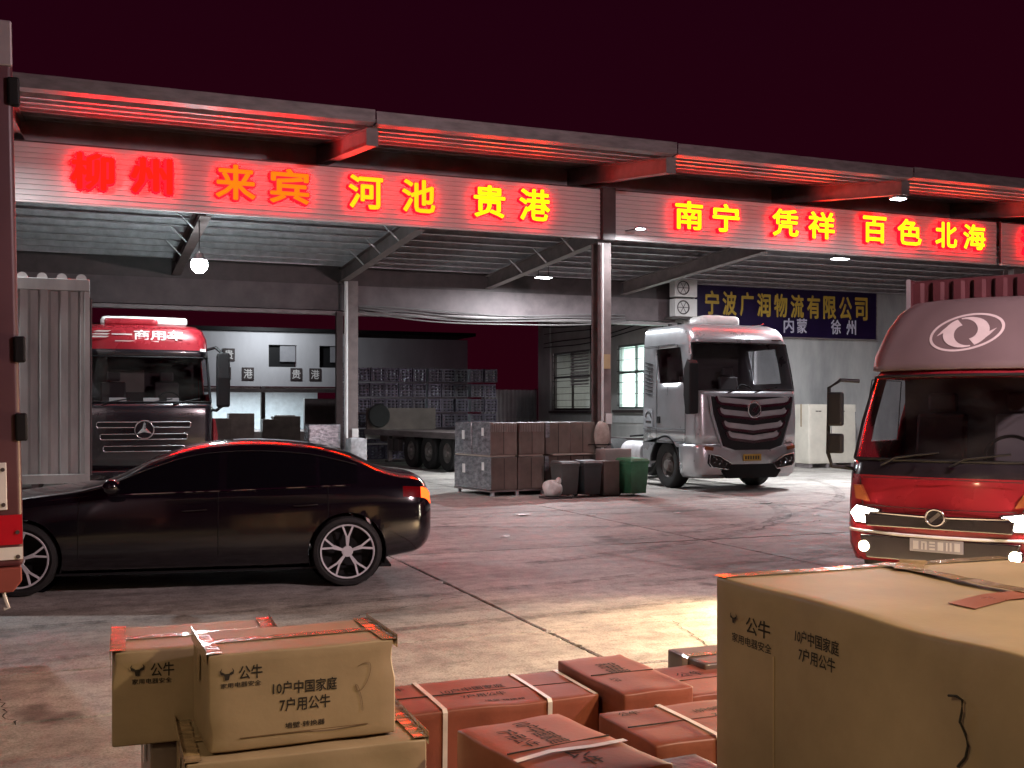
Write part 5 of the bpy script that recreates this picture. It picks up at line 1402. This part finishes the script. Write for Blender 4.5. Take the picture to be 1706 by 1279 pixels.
# ------------------------------------------------------------------ light truck on the right
dx_t = thing('light_truck', 'red light truck with lit headlights and oval logo on its roof fairing', 'truck', (6.78, 7.22, 0), R(-59.6))
lv = [(0.36, 0.06, 1.6, 0.80, 0.16, 0.05), (0.50, 0.01, 1.6, 0.84, 0.18, 0.07), (0.66, 0.0, 1.6, 0.85, 0.2, 0.09), (0.90, 0.02, 1.6, 0.85, 0.2, 0.09), (1.12, 0.05, 1.6, 0.85, 0.21, 0.09), (1.22, 0.08, 1.6, 0.845, 0.22, 0.09),
      (1.6, 0.22, 1.6, 0.815, 0.24, 0.1), (2.0, 0.38, 1.6, 0.76, 0.26, 0.1), (2.08, 0.46, 1.59, 0.72, 0.28, 0.09), (2.12, 0.62, 1.56, 0.62, 0.3, 0.06)]
zs = [0.36, 0.43, 0.50, 0.58, 0.66, 0.78, 0.90, 1.02, 1.12, 1.22, 1.26, 1.4, 1.6, 1.8, 1.92, 2.0, 2.05, 2.08, 2.12]
def dx_mat(i, j, ix, z):
    fr = ix['s1'] <= i < ix['c2']
    return 1 if (fr and (1.11 < z[j] < 1.25 or 1.9 < z[j] < 1.99)) else 0
build_cab(dx_t, lv, zs, [2.5, 1.45, 1.25, 1.0, 0.7, 0.45, 0.1], (10, 15), (11, 15), (2, 5), dx_mat, [M_RED, M_BLKP], glass('light_cab_glass', (0.8, 0.8, 0.82)), cw=4)
interior(dx_t, 0.72, 0.30, 1.24, 0.72, 1.5)
MB().box(-0.78, 1.5, 0.5, 0.78, 1.53, 2.0).build('rear_lining', M_SEAT, dx_t)
# roof fairing
lf = [(2.06, 0.40, 1.55, 0.78, 0.22, 0.10), (2.2, 0.50, 1.62, 0.80, 0.24, 0.10), (2.45, 0.70, 1.66, 0.76, 0.26, 0.09), (2.62, 0.86, 1.68, 0.70, 0.28, 0.08), (2.72, 1.02, 1.68, 0.62, 0.3, 0.06), (2.75, 1.2, 1.66, 0.5, 0.3, 0.03)]
Gf, if_ = cab_grid(lf, [2.06, 2.12, 2.2, 2.32, 2.45, 2.54, 2.62, 2.68, 2.72, 2.74, 2.75], [1.4, 0.9, 0.6, 0.1], 6, 14)
b = MB(); b.grid(Gf)
M_FAIR = mat('fairing_grey', (0.16, 0.115, 0.115), 0.42, 0.05, 0.12, 1.5)
fo = b.build('roof_fairing', M_FAIR, dx_t, smooth=35); md = fo.modifiers.new('t', 'SOLIDIFY'); md.thickness = 0.02; md.offset = -1
MB().add([Gf[i][10] for i in range(if_['n'])], [tuple(range(if_['n']))]).build('fairing_top', M_FAIR, fo)
# oval logo with two swallow-like swooshes, on the fairing's sloping face
lg = bpy.data.objects.new('fairing_logo', None); link(lg, fo)
M_LOGO = mat('logo_white', (0.62, 0.53, 0.51), 0.5)
def on_fair(p):
    """point of the logo drawing laid on the fairing's curved front"""
    rot = R(16); x = p[0]*math.cos(rot)-p[1]*math.sin(rot); zz = p[0]*math.sin(rot)+p[1]*math.cos(rot)
    x = 0.06+x*1.05; z = 2.39+zz*0.80
    _, yf_, yb_, hw_, r_, bl_ = lerp_levels(lf, z)
    return (x, yf_-bl_*(1-(x/(hw_-r_))**2)-0.006, z)
def fair_patch(name, outer, inner):
    n_ = len(outer)
    MB().add([on_fair(p) for p in outer]+[on_fair(p) for p in inner], [(k, (k+1) % n_, n_+(k+1) % n_, n_+k) for k in range(n_)] if name == 'logo_ring' else [(k, k+1, n_+k+1, n_+k) for k in range(n_-1)]).build(name, M_LOGO, lg, fix=False)
fair_patch('logo_ring', [(0.30*math.cos(a), 0.215*math.sin(a)) for a in [2*math.pi*k/48 for k in range(48)]], [(0.277*math.cos(a), 0.192*math.sin(a)) for a in [2*math.pi*k/48 for k in range(48)]])
for sg in (1, -1):
    # crescent body
    o_ = [(sg*0.185*math.cos(R(105+k*10)), sg*0.178*math.sin(R(105+k*10))) for k in range(18)]
    i_ = [(sg*(0.075+0.055*k/17)*math.cos(R(105+k*10))+sg*0.004, sg*(0.09+0.075*k/17)*math.sin(R(105+k*10))) for k in range(18)]
    fair_patch('logo_blade', o_, i_)
    # pointed wing
    w_o = [(sg*x, sg*y) for x, y in ((-0.055, 0.165), (-0.12, 0.13), (-0.18, 0.085), (-0.235, 0.03))]
    w_i = [(sg*x, sg*y) for x, y in ((-0.035, 0.085), (-0.10, 0.075), (-0.165, 0.055), (-0.235, 0.028))]
    fair_patch('logo_blade', w_o, w_i)
# front end
b = MB(); b.prism([(-0.62, 0.79), (0.62, 0.79), (0.60, 0.68), (-0.60, 0.68)], 'y', -0.105, -0.02); b.build('grille', M_BLKP, dx_t, bevel=0.01)
MB().tube([(-0.58, -0.075, 0.80), (-0.3, -0.10, 0.795), (0, -0.118, 0.79), (0.3, -0.10, 0.795), (0.58, -0.075, 0.80)], 0.013, 8).build('chrome_trim', M_CHROME, dx_t, smooth=60)
e_ = MB().lathe([(0.001, -0.012), (0.065, -0.012), (0.075, 0.0)], c=(0, -0.125, 0.79), axis='y', n=24).build('emblem', M_BLKP, dx_t)
MB().tube([(0.075*math.cos(a), -0.135, 0.79+0.068*math.sin(a)) for a in [2*math.pi*k/28 for k in range(28)]], 0.010, 8, closed=True).build('emblem_ring', M_CHROME, e_, smooth=60)
MB().obox((-0.04, -0.138, 0.755), (0.04, -0.138, 0.825), 0.01, 0.03).build('emblem_bar', M_CHROME, e_)
MB().tube([(-0.845, 0.20, 0.635), (-0.80, 0.06, 0.63), (-0.65, -0.03, 0.625), (-0.3, -0.095, 0.62), (0, -0.11, 0.62), (0.3, -0.095, 0.62), (0.65, -0.03, 0.625), (0.80, 0.06, 0.63), (0.845, 0.2, 0.635)], 0.014, 8).build('bumper_trim', M_WHITE, dx_t, smooth=60)
M_HEAD = glow('headlight_on', (1.0, 0.90, 0.70), 90.0)
M_FOG = glow('fog_lamp_on', (1.0, 0.80, 0.48), 60.0)
def spot(parent, loc, rot, power, col, size, blend, rad):
    d = bpy.data.lights.new('lamp_beam', 'SPOT'); d.energy = power; d.color = col; d.spot_size = R(size); d.spot_blend = blend; d.shadow_soft_size = rad
    o = bpy.data.objects.new('lamp_beam', d); o.location = loc; o.rotation_euler = rot
    return link(o, parent)
for sg in (-1, 1):
    hp = [(0.50, 0.83), (0.74, 0.86), (0.80, 0.78), (0.74, 0.69), (0.52, 0.69)]
    h = MB().prism([(sg*x, z) for x, z in hp][::sg], 'y', -0.03, 0.1).build('headlight', M_BLKP, dx_t, bevel=0.006)
    h.rotation_euler = (0, 0, R(14)*sg); h.location = (0, -0.15, 0)
    MB().prism([(sg*x, z) for x, z in [(0.52, 0.815), (0.73, 0.845), (0.785, 0.78), (0.735, 0.705), (0.535, 0.705)]][::sg], 'y', -0.042, -0.034).build('lens', M_HEAD, h)
    MB().prism([(sg*x, z) for x, z in [(0.60, 0.89), (0.72, 0.91), (0.74, 1.03), (0.68, 1.03)]][::sg], 'y', -0.02, 0.12).build('indicator', mat('amber_lens', (0.22, 0.06, 0.02), 0.3), dx_t)
    f_ = MB().lathe([(0.001, 0.0), (0.05, 0.0), (0.06, 0.01), (0.06, 0.06)], c=(sg*0.62, -0.09, 0.50), axis='y', n=20).build('fog_lamp', M_BLKP, dx_t)
    MB().lathe([(0.001, -0.012), (0.03, -0.008), (0.046, 0.0)], c=(sg*0.62, -0.098, 0.50), axis='y', n=20).build('lens', M_FOG, f_)
    spot(dx_t, (sg*0.64, -0.22, 0.77), (R(-58), 0, 0), 1500, (1.0, 0.70, 0.38), 130, 1.0, 0.05)
MB().prism([(-0.66, 0.60), (0.66, 0.60), (0.60, 0.40), (-0.60, 0.40)], 'y', -0.092, -0.02).build('bumper_intake', M_BLKP, dx_t, bevel=0.01)
pl = MB().box(-0.22, -0.105, 0.49, 0.22, -0.094, 0.60).build('number_plate', mat('plate_grey', (0.2, 0.2, 0.24), 0.4), dx_t, bevel=0.004)
for k, gp in enumerate(([(0, 0, .045, .07), (.0, .03, .045, .04)], [(0, 0, .012, .07), (.03, 0, .045, .07), (0, .055, .045, .07)], [(0, 0, .045, .015), (0, .03, .045, .042), (0, .055, .045, .07)], [(0, 0, .045, .07)], [(0, 0, .012, .07), (0.03, 0, 0.045, 0.07)], [(0, 0, .045, .07)])):
    for g_ in gp: MB().box(-0.19+0.068*k+g_[0], -0.109, 0.51+g_[1], -0.19+0.068*k+g_[2], -0.106, 0.51+g_[3]).build('plate_mark', mat('plate_ink', (0.42, 0.42, 0.44), 0.5), pl)
for sg in (-0.5, 0.08): MB().tube([(sg, -0.02, 1.21), (sg+0.12, 0.0, 1.28), (sg+0.48, 0.03, 1.33)], 0.010, 6).build('wiper', M_BLACK, dx_t)
for x in (-0.2, -0.05, 0.12, 0.1): MB().cyl((x, -0.02, 1.19), (x, -0.045, 1.20), 0.012, n=8).build('washer_jet', M_CHROME, dx_t)
for sg in (-1, 1):
    fr_ = [(sg*0.80, 0.28, 1.96), (sg*0.93, 0.16, 1.97), (sg*1.03, 0.14, 1.90), (sg*1.04, 0.14, 1.30), (sg*1.00, 0.14, 1.18), (sg*0.84, 0.24, 1.16)]
    m_ = MB().tube(fr_, 0.018, 8).build('mirror_frame', M_BLACK, dx_t, smooth=60)
    MB().box(sg*1.03, 0.09, 1.55, sg*0.89, 0.16, 1.86).build('mirror', M_BLACK, m_, bevel=0.02)
    MB().box(sg*1.03, 0.09, 1.30, sg*0.89, 0.16, 1.48).build('mirror', M_BLACK, m_, bevel=0.02)
    wheel(dx_t, (sg*0.70, 0.75, 0.36), 0.36, 0.22, sg)
    wheel(dx_t, (sg*0.66, 4.0, 0.36), 0.36, 0.32, sg)
for sg in (-1, 1):
    panel_line(dx_t, [(sg*0.70, 0.03, 1.10), (sg*0.66, -0.01, 0.86)], 0.004)
    panel_line(dx_t, [(sg*0.853, 0.35, 0.55), (sg*0.853, 0.38, 1.2), (sg*0.80, 0.62, 1.98), (sg*0.80, 1.45, 1.98), (sg*0.853, 1.45, 1.2), (sg*0.853, 1.45, 0.6)], 0.005)
    MB().box(sg*0.85, 1.2, 1.02, sg*0.875, 1.36, 1.06).build('door_handle', M_BLACK, dx_t, bevel=0.006)
panel_line(dx_t, [(-0.66, -0.002, 1.10), (-0.35, -0.058, 1.105), (0, -0.078, 1.108), (0.35, -0.058, 1.105), (0.66, -0.002, 1.10)], 0.004)
panel_line(dx_t, [(-0.62, -0.04, 0.86), (-0.35, -0.075, 0.855), (0, -0.092, 0.852), (0.35, -0.075, 0.855), (0.62, -0.04, 0.86)], 0.004)
# cargo box with ribbed front wall
M_CBOX = mat('box_red', (0.085, 0.02, 0.024), 0.5, 0, 0.3, 2)
corr_panel(1.62, 0.85, 3.0, 0.2, 0.04).build('box_front', M_CBOX, dx_t, fix=False, loc=(0, 1.85, 0))
b = MB(); b.box(-0.85, 1.80, 0.80, -0.81, 5.4, 3.03); b.box(0.81, 1.80, 0.80, 0.85, 5.4, 3.03); b.box(-0.81, 1.92, 3.0, 0.81, 5.4, 3.03); b.box(-0.81, 1.92, 0.8, 0.81, 5.4, 0.84); b.box(-0.81, 5.36, 0.84, 0.81, 5.4, 3.0)
b.build('cargo_box', M_CBOX, dx_t)
for sg in (-1, 1): MB().box(sg*0.86, 1.785, 0.8, sg*0.82, 1.80, 3.04).build('box_post', mat('grey_rail', (0.32, 0.28, 0.29)), dx_t)
b = MB(); b.box(-0.4, 0.8, 0.5, -0.32, 5.3, 0.68); b.box(0.32, 0.8, 0.5, 0.4, 5.3, 0.68); b.build('chassis_rail', M_STEELD, dx_t)

# ------------------------------------------------------------------ black sedan
car = thing('sedan_car', 'black sedan driving past with glowing tail lamp and multi-spoke wheels', 'car', (1.05, 11.38, 0), R(-99.6))
def cr(xs_, ys_, x):
    """Catmull-Rom through (xs,ys)"""
    n = len(xs_)
    if x <= xs_[0]: return ys_[0]
    if x >= xs_[-1]: return ys_[-1]
    k = max(i for i in range(n-1) if xs_[i] <= x)
    x0, x1 = xs_[k], xs_[k+1]; h = x1-x0; t_ = (x-x0)/h
    m0 = (ys_[k+1]-ys_[k-1])/(xs_[k+1]-xs_[k-1]) if k > 0 else (ys_[1]-ys_[0])/(xs_[1]-xs_[0])
    m1 = (ys_[k+2]-ys_[k])/(xs_[k+2]-xs_[k]) if k < n-2 else (ys_[-1]-ys_[-2])/(xs_[-1]-xs_[-2])
    return (2*t_**3-3*t_**2+1)*ys_[k]+(t_**3-2*t_**2+t_)*h*m0+(-2*t_**3+3*t_**2)*ys_[k+1]+(t_**3-t_**2)*h*m1
ST = [-2.42, -2.36, -2.2, -1.9, -1.45, -1.0, -0.72, -0.35, 0.0, 0.4, 0.8, 1.2, 1.55, 1.85, 2.1, 2.3, 2.42, 2.48]
ZB = [0.28, 0.24, 0.22, 0.20, 0.20, 0.19, 0.19, 0.19, 0.19, 0.19, 0.19, 0.20, 0.22, 0.24, 0.27, 0.30, 0.36, 0.42]
HW = [0.62, 0.72, 0.82, 0.89, 0.92, 0.925, 0.925, 0.925, 0.925, 0.925, 0.925, 0.925, 0.92, 0.905, 0.88, 0.84, 0.77, 0.68]
BZ_ = [0.58, 0.64, 0.71, 0.77, 0.82, 0.865, 0.89, 0.90, 0.91, 0.92, 0.93, 0.945, 0.955, 0.955, 0.95, 0.94, 0.92, 0.86]
BW = [0.56, 0.66, 0.76, 0.83, 0.865, 0.875, 0.88, 0.885, 0.885, 0.885, 0.88, 0.875, 0.865, 0.85, 0.82, 0.78, 0.71, 0.60]
RZ = [0.60, 0.68, 0.78, 0.86, 0.925, 0.985, 1.06, 1.24, 1.355, 1.40, 1.395, 1.35, 1.255, 1.14, 1.075, 1.05, 1.0, 0.90]
RW = [0.50, 0.60, 0.70, 0.76, 0.79, 0.80, 0.76, 0.66, 0.61, 0.59, 0.585, 0.59, 0.61, 0.66, 0.68, 0.66, 0.60, 0.50]
ST = [y if y < 1.475 else 1.475+(y-1.475)*0.83 for y in ST]
TE = ST[-1]
NY, NV = 130, 40
ysv = [-2.42+(TE+2.42)*k/NY for k in range(NY+1)]
def section(y):
    zb, hw, bz, bw, rz_, rw = (cr(ST, q, y) for q in (ZB, HW, BZ_, BW, RZ, RW))
    gh = max(0.0, rz_-bz-0.06)
    drop = 0.035+0.05*min(1, gh/0.3)
    pts = [(0, zb), (hw*0.72, zb), (hw*0.93, zb+0.03), (hw*0.985, zb+0.14), (hw, zb+0.30), (hw*0.992, bz-0.22), (hw*0.985, bz-0.14), (bw*1.01, bz-0.03), (bw*0.985, bz), (bw*0.96, bz+0.012)]
    # greenhouse or bonnet side up to the roof edge
    re = (rw, rz_-drop)
    a = pts[-1]
    for k in (1, 2, 3): pts.append((a[0]+(re[0]-a[0])*k/4-0.012*gh*0, a[1]+(re[1]-a[1])*k/4+0.03*gh*math.sin(math.pi*k/4)))
    pts += [re, (rw*0.80, rz_-drop*0.42), (rw*0.5, rz_-drop*0.12), (0, rz_)]
    return pts
# resample the section in v with markers kept
SEG = [2, 2, 2, 3, 4, 2, 3, 2, 2, 4, 4, 4, 4, 3, 3, 4]
def dense(pts):
    out = []; n = len(pts); xs_ = list(range(n))
    px_, pz_ = [p[0] for p in pts], [p[1] for p in pts]
    for k in range(n-1):
        for q in range(SEG[k]):
            u = k+q/SEG[k]
            out.append((max(0, cr(xs_, px_, u)), cr(xs_, pz_, u)))
    out.append(pts[-1]); return out
MK = [0]
for s_ in SEG: MK.append(MK[-1]+s_)
J_BELT, J_RE = MK[9], MK[13]
WC = [(-1.475, 0.335), (1.475, 0.335)]; WR = 0.375
prof = [dense(section(y)) for y in ysv]
P3 = [[(prof[i][j][0], ysv[i], prof[i][j][1]) for j in range(len(prof[0]))] for i in range(NY+1)]
NJ = len(P3[0])
dead = set()
for i in range(NY+1):
    for j in range(NJ):
        x, y, z = P3[i][j]
        if x < 0.55: continue
        for cy2, cz2 in WC:
            d = math.hypot(y-cy2, z-cz2)
            if d < WR:
                dead.add((i, j))
def yi(y): return max(0, min(NY, round((y+2.42)/(TE+2.42)*NY)))
for (i, j) in list(dead):
    x, y, z = P3[i][j]
    for cy2, cz2 in WC:
        d = math.hypot(y-cy2, z-cz2)
        if d < WR:
            k = WR/max(d, 1e-3); P3[i][j] = (x, cy2+(y-cy2)*k, cz2+(z-cz2)*k)
def cell_dead(i, j): return all((a, c) in dead for a in (i, i+1) for c in (j, j+1))
def win_side(i, j):
    y = ysv[i]; return J_BELT+1 <= j < J_RE-1 and -0.78 <= y < 1.72
def pane_of(i, j):
    y = ysv[i]
    if -0.66 <= y < 0.26: return 'front'
    if 0.31 <= y < 1.16: return 'rear'
    if 1.19 <= y < 1.58: return 'quarter'
    return None
def win_front(i, j): return j >= J_RE+1 and -0.98 <= ysv[i] < -0.16
def win_back(i, j): return j >= J_RE+1 and 1.10 <= ysv[i] < 1.78
def door_of(i, j):
    y = ysv[i]
    if not (MK[3] <= j < J_BELT): return None
    if -0.95 <= y < 0.27: return 'f'
    if 0.31 <= y < 1.30: return 'r'
    return None
def tail(i, j): return ysv[i] >= 1.99 and MK[6]+1 <= j < MK[8]
def tail_hot(i, j): return ysv[i] >= 2.20 and MK[6]+1 <= j < MK[8]
M_CARP = mat('black_car_paint', (0.006, 0.005, 0.008), 0.16, 0.0, 0.2, 2, coat=1.0, rvar=0.04)
M_TINT = mat('tinted_glass', (0.004, 0.004, 0.006), 0.05, 0, 0.1, 2, rvar=0.02)
M_TAIL = mat('tail_lamp_red', (0.12, 0.003, 0.005), 0.15, emit=(1.0, 0.01, 0.015), estr=0.03)
M_TAILH = glow('tail_lamp_amber', (1.0, 0.085, 0.012), 4.5)
def mirrorP(sg, off=0.0):
    return [[(sg*(x+(off if x > 0.3 else 0)), y, z) for x, y, z in row] for row in P3]
for sg in (1, -1):
    Q = mirrorP(sg)
    def body(i, j):
        if cell_dead(i, j): return False
        if win_side(i, j) and pane_of(i, j): return False
        if win_front(i, j) or win_back(i, j): return False
        if tail(i, j) or door_of(i, j): return False
        return True
    MB().grid(Q, body).build('body_side', M_CARP, car, smooth=45)
    for d_ in ('f', 'r'):
        dr = MB().grid(Q, lambda i, j: door_of(i, j) == d_ and not cell_dead(i, j)).build('door', M_CARP, car, smooth=45)
        y_ = 0.06 if d_ == 'f' else 1.08
        s2 = section(y_)
        MB().tube([(sg*(s2[6][0]+0.012), y_-0.11, s2[6][1]-0.015), (sg*(s2[6][0]+0.028), y_-0.06, s2[6][1]-0.012), (sg*(s2[6][0]+0.028), y_+0.06, s2[6][1]-0.006), (sg*(s2[6][0]+0.012), y_+0.11, s2[6][1]-0.004)], 0.012, 8).build('handle', M_CARP, dr, smooth=60)
    for y_ in (-0.95, 0.29, 1.30):
        pts = [(sg*(x+0.001), y, z) for x, y, z in P3[yi(y_)][MK[3]:J_BELT+1]]
        MB().tube(pts, 0.0035, 5).build('panel_gap', mat('gap_black', (0.0015, 0.0015, 0.0015), 0.9), car)
    for w_ in ('front', 'rear', 'quarter'):
        MB().grid(Q, lambda i, j: win_side(i, j) and pane_of(i, j) == w_).build('side_window', M_TINT, car, smooth=60)
    MB().grid(Q, lambda i, j: tail(i, j) and not tail_hot(i, j)).build('tail_lamp', M_TAIL, car, smooth=60)
    MB().grid(Q, lambda i, j: tail_hot(i, j)).build('tail_lamp', M_TAILH, car, smooth=60)
    # chrome line along the foot of the windows and over the roof rail
    j_ = J_BELT
    MB().tube([(sg*(x+0.006), y, z+0.004) for x, y, z in [P3[i][j_] for i in range(yi(-0.7), yi(1.55))]], 0.007, 6).build('window_trim', M_CHROME, car, smooth=60)
    MB().tube([(sg*(x+0.004), y, z) for x, y, z in [P3[i][J_RE-1] for i in range(yi(-0.72), yi(1.62))]], 0.006, 6).build('roof_trim', mat('dark_trim', (0.03, 0.03, 0.03), 0.2), car, smooth=60)
    me = soft_box(0.20, 0.13, 0.12, bulge=0.015, bev=0.04, seed=5); me.materials.append(M_CARP); m_ = shared('mirror', me, car, (sg*1.0, -0.66, 0.93))
    MB().obox((-sg*0.06, 0.0, 0.02), (-sg*0.16, 0.02, 0.0), 0.06, 0.03).build('mirror_arm', M_CARP, m_)
    for cy2, cz2 in WC:
        arch(car, sg*0.55, sg*0.905, cy2, cz2, 0.372, 0.378, M_BLACK, 'wheel_liner', -20, 200)
        w_ = wheel(car, (sg*0.80, cy2, cz2), 0.335, 0.235, sg, rim_r=0.262, kind='car')
        # alloy: rim barrel, five double spokes, hub
        o_ = sg*0.105
        b = MB(); b.lathe([(0.262, o_), (0.252, o_+sg*0.006), (0.245, o_-sg*0.01), (0.235, o_-sg*0.10), (0.001, o_-sg*0.12)], n=40, axis='x'); 
        b.build('rim', M_BLACK, w_, smooth=40)
        MB().lathe([(0.262, o_+sg*0.002), (0.258, o_+sg*0.010), (0.246, o_+sg*0.006), (0.244, o_-sg*0.01)], n=40, axis='x').build('rim_lip', mat('alloy', (0.66, 0.66, 0.68)), w_, smooth=60)
        for k in range(5):
            for dd in (-1, 1):
                a = 2*math.pi*k/5+0.3; a2 = a+dd*0.20; am = a+dd*0.06
                p0 = (o_-sg*0.012, 0.045*math.cos(a), 0.045*math.sin(a)); p1 = (o_-sg*0.004, 0.14*math.cos(am), 0.14*math.sin(am)); p2 = (o_-sg*0.002, 0.248*math.cos(a2), 0.248*math.sin(a2))
                b = MB(); b.obox(p0, p1, 0.022, 0.020, up=(1, 0, 0)); b.obox(p1, p2, 0.018, 0.016, up=(1, 0, 0))
                b.build('spoke', mat('alloy', (0.50, 0.50, 0.52), 0.3, 0.6), w_)
        MB().lathe([(0.055, o_-sg*0.02), (0.05, o_-sg*0.002), (0.001, o_)], n=24, axis='x').build('hub_cap', mat('alloy', (0.66, 0.66, 0.68)), w_, smooth=50)
Qb = [[(-x, y, z) for x, y, z in row] for row in P3]
full = [P3[i][:]+[(-x, y, z) for x, y, z in P3[i][:-1][::-1]] for i in range(NY+1)]
nf = len(full[0])
def fold(j): return j if j < NJ-1 else nf-2-j
MB().grid(full, lambda i, j: win_front(i, fold(j))).build('windscreen', M_TINT, car, smooth=60)
MB().grid(full, lambda i, j: win_back(i, fold(j))).build('rear_window', M_TINT, car, smooth=60)
b = MB(); b.add([p for p in full[0]], [tuple(range(nf))]); b.build('nose_panel', M_CARP, car)
b = MB(); b.add([p for p in full[NY]], [tuple(range(nf))]); b.build('tail_panel', M_CARP, car)
MB().box(-0.84, -1.9, 0.17, 0.84, 1.9, 0.19).build('underbody', M_BLACK, car)
MB().prism([(-0.24, 0.55), (0.24, 0.55), (0.24, 0.66), (-0.24, 0.66)], 'y', TE+0.002, TE+0.01).build('number_plate', mat('blue_plate', (0.02, 0.05, 0.3), 0.4), car)

# ================================================================== THE OPPOSITE SHED (over the photographer): its lamps light the foreground
op = thing('opposite_canopy', 'loading canopy over the near side of the yard, out of frame', 'shed', (0, 0, 0))
MB().box(-14, -9.0, 5.25, 20, 1.9, 5.33).build('roof_sheet', M_SHEET, op)
MB().box(-14, 1.8, 4.36, 20, 1.9, 5.248).build('fascia', M_SLAT, op)
for x in (-7.0, 3.0, 13.0): MB().box(x, -8.6, 0, x+0.3, -8.3, 5.248).build('column', M_STEEL, op)
for x, pw in ((5.2, 400), (-3.4, 150)):
    l_ = MB().box(x-0.25, 0.75, 4.92, x+0.25, 1.05, 5.0).build('lamp_housing', M_ALU, op)
    MB().box(x-0.22, 0.78, 4.905, x+0.22, 1.02, 4.918).build('lamp_lens', glow('warm_lens', (1.0, 0.78, 0.45), 20), l_)
    area_light(op, (x, 0.9, 4.89), 0.4, pw, (1.0, 0.74, 0.42))
# floodlight on the fascia facing the yard
fl = thing('flood_lamp', 'yard floodlight on the near canopy edge, out of frame', 'lamp', (7.6, 2.1, 5.0))
MB().box(-0.25, -0.1, -0.18, 0.25, 0.02, 0.18).build('housing', M_ALU, fl, bevel=0.01)
MB().box(-0.22, 0.021, -0.15, 0.22, 0.03, 0.15).build('lens', glow('flood_lens', (1.0, 0.9, 0.85), 20), fl)
area_light(fl, (0, 0.05, 0), 0.4, 850, (1.0, 0.74, 0.79), (R(80), 0, R(8)))
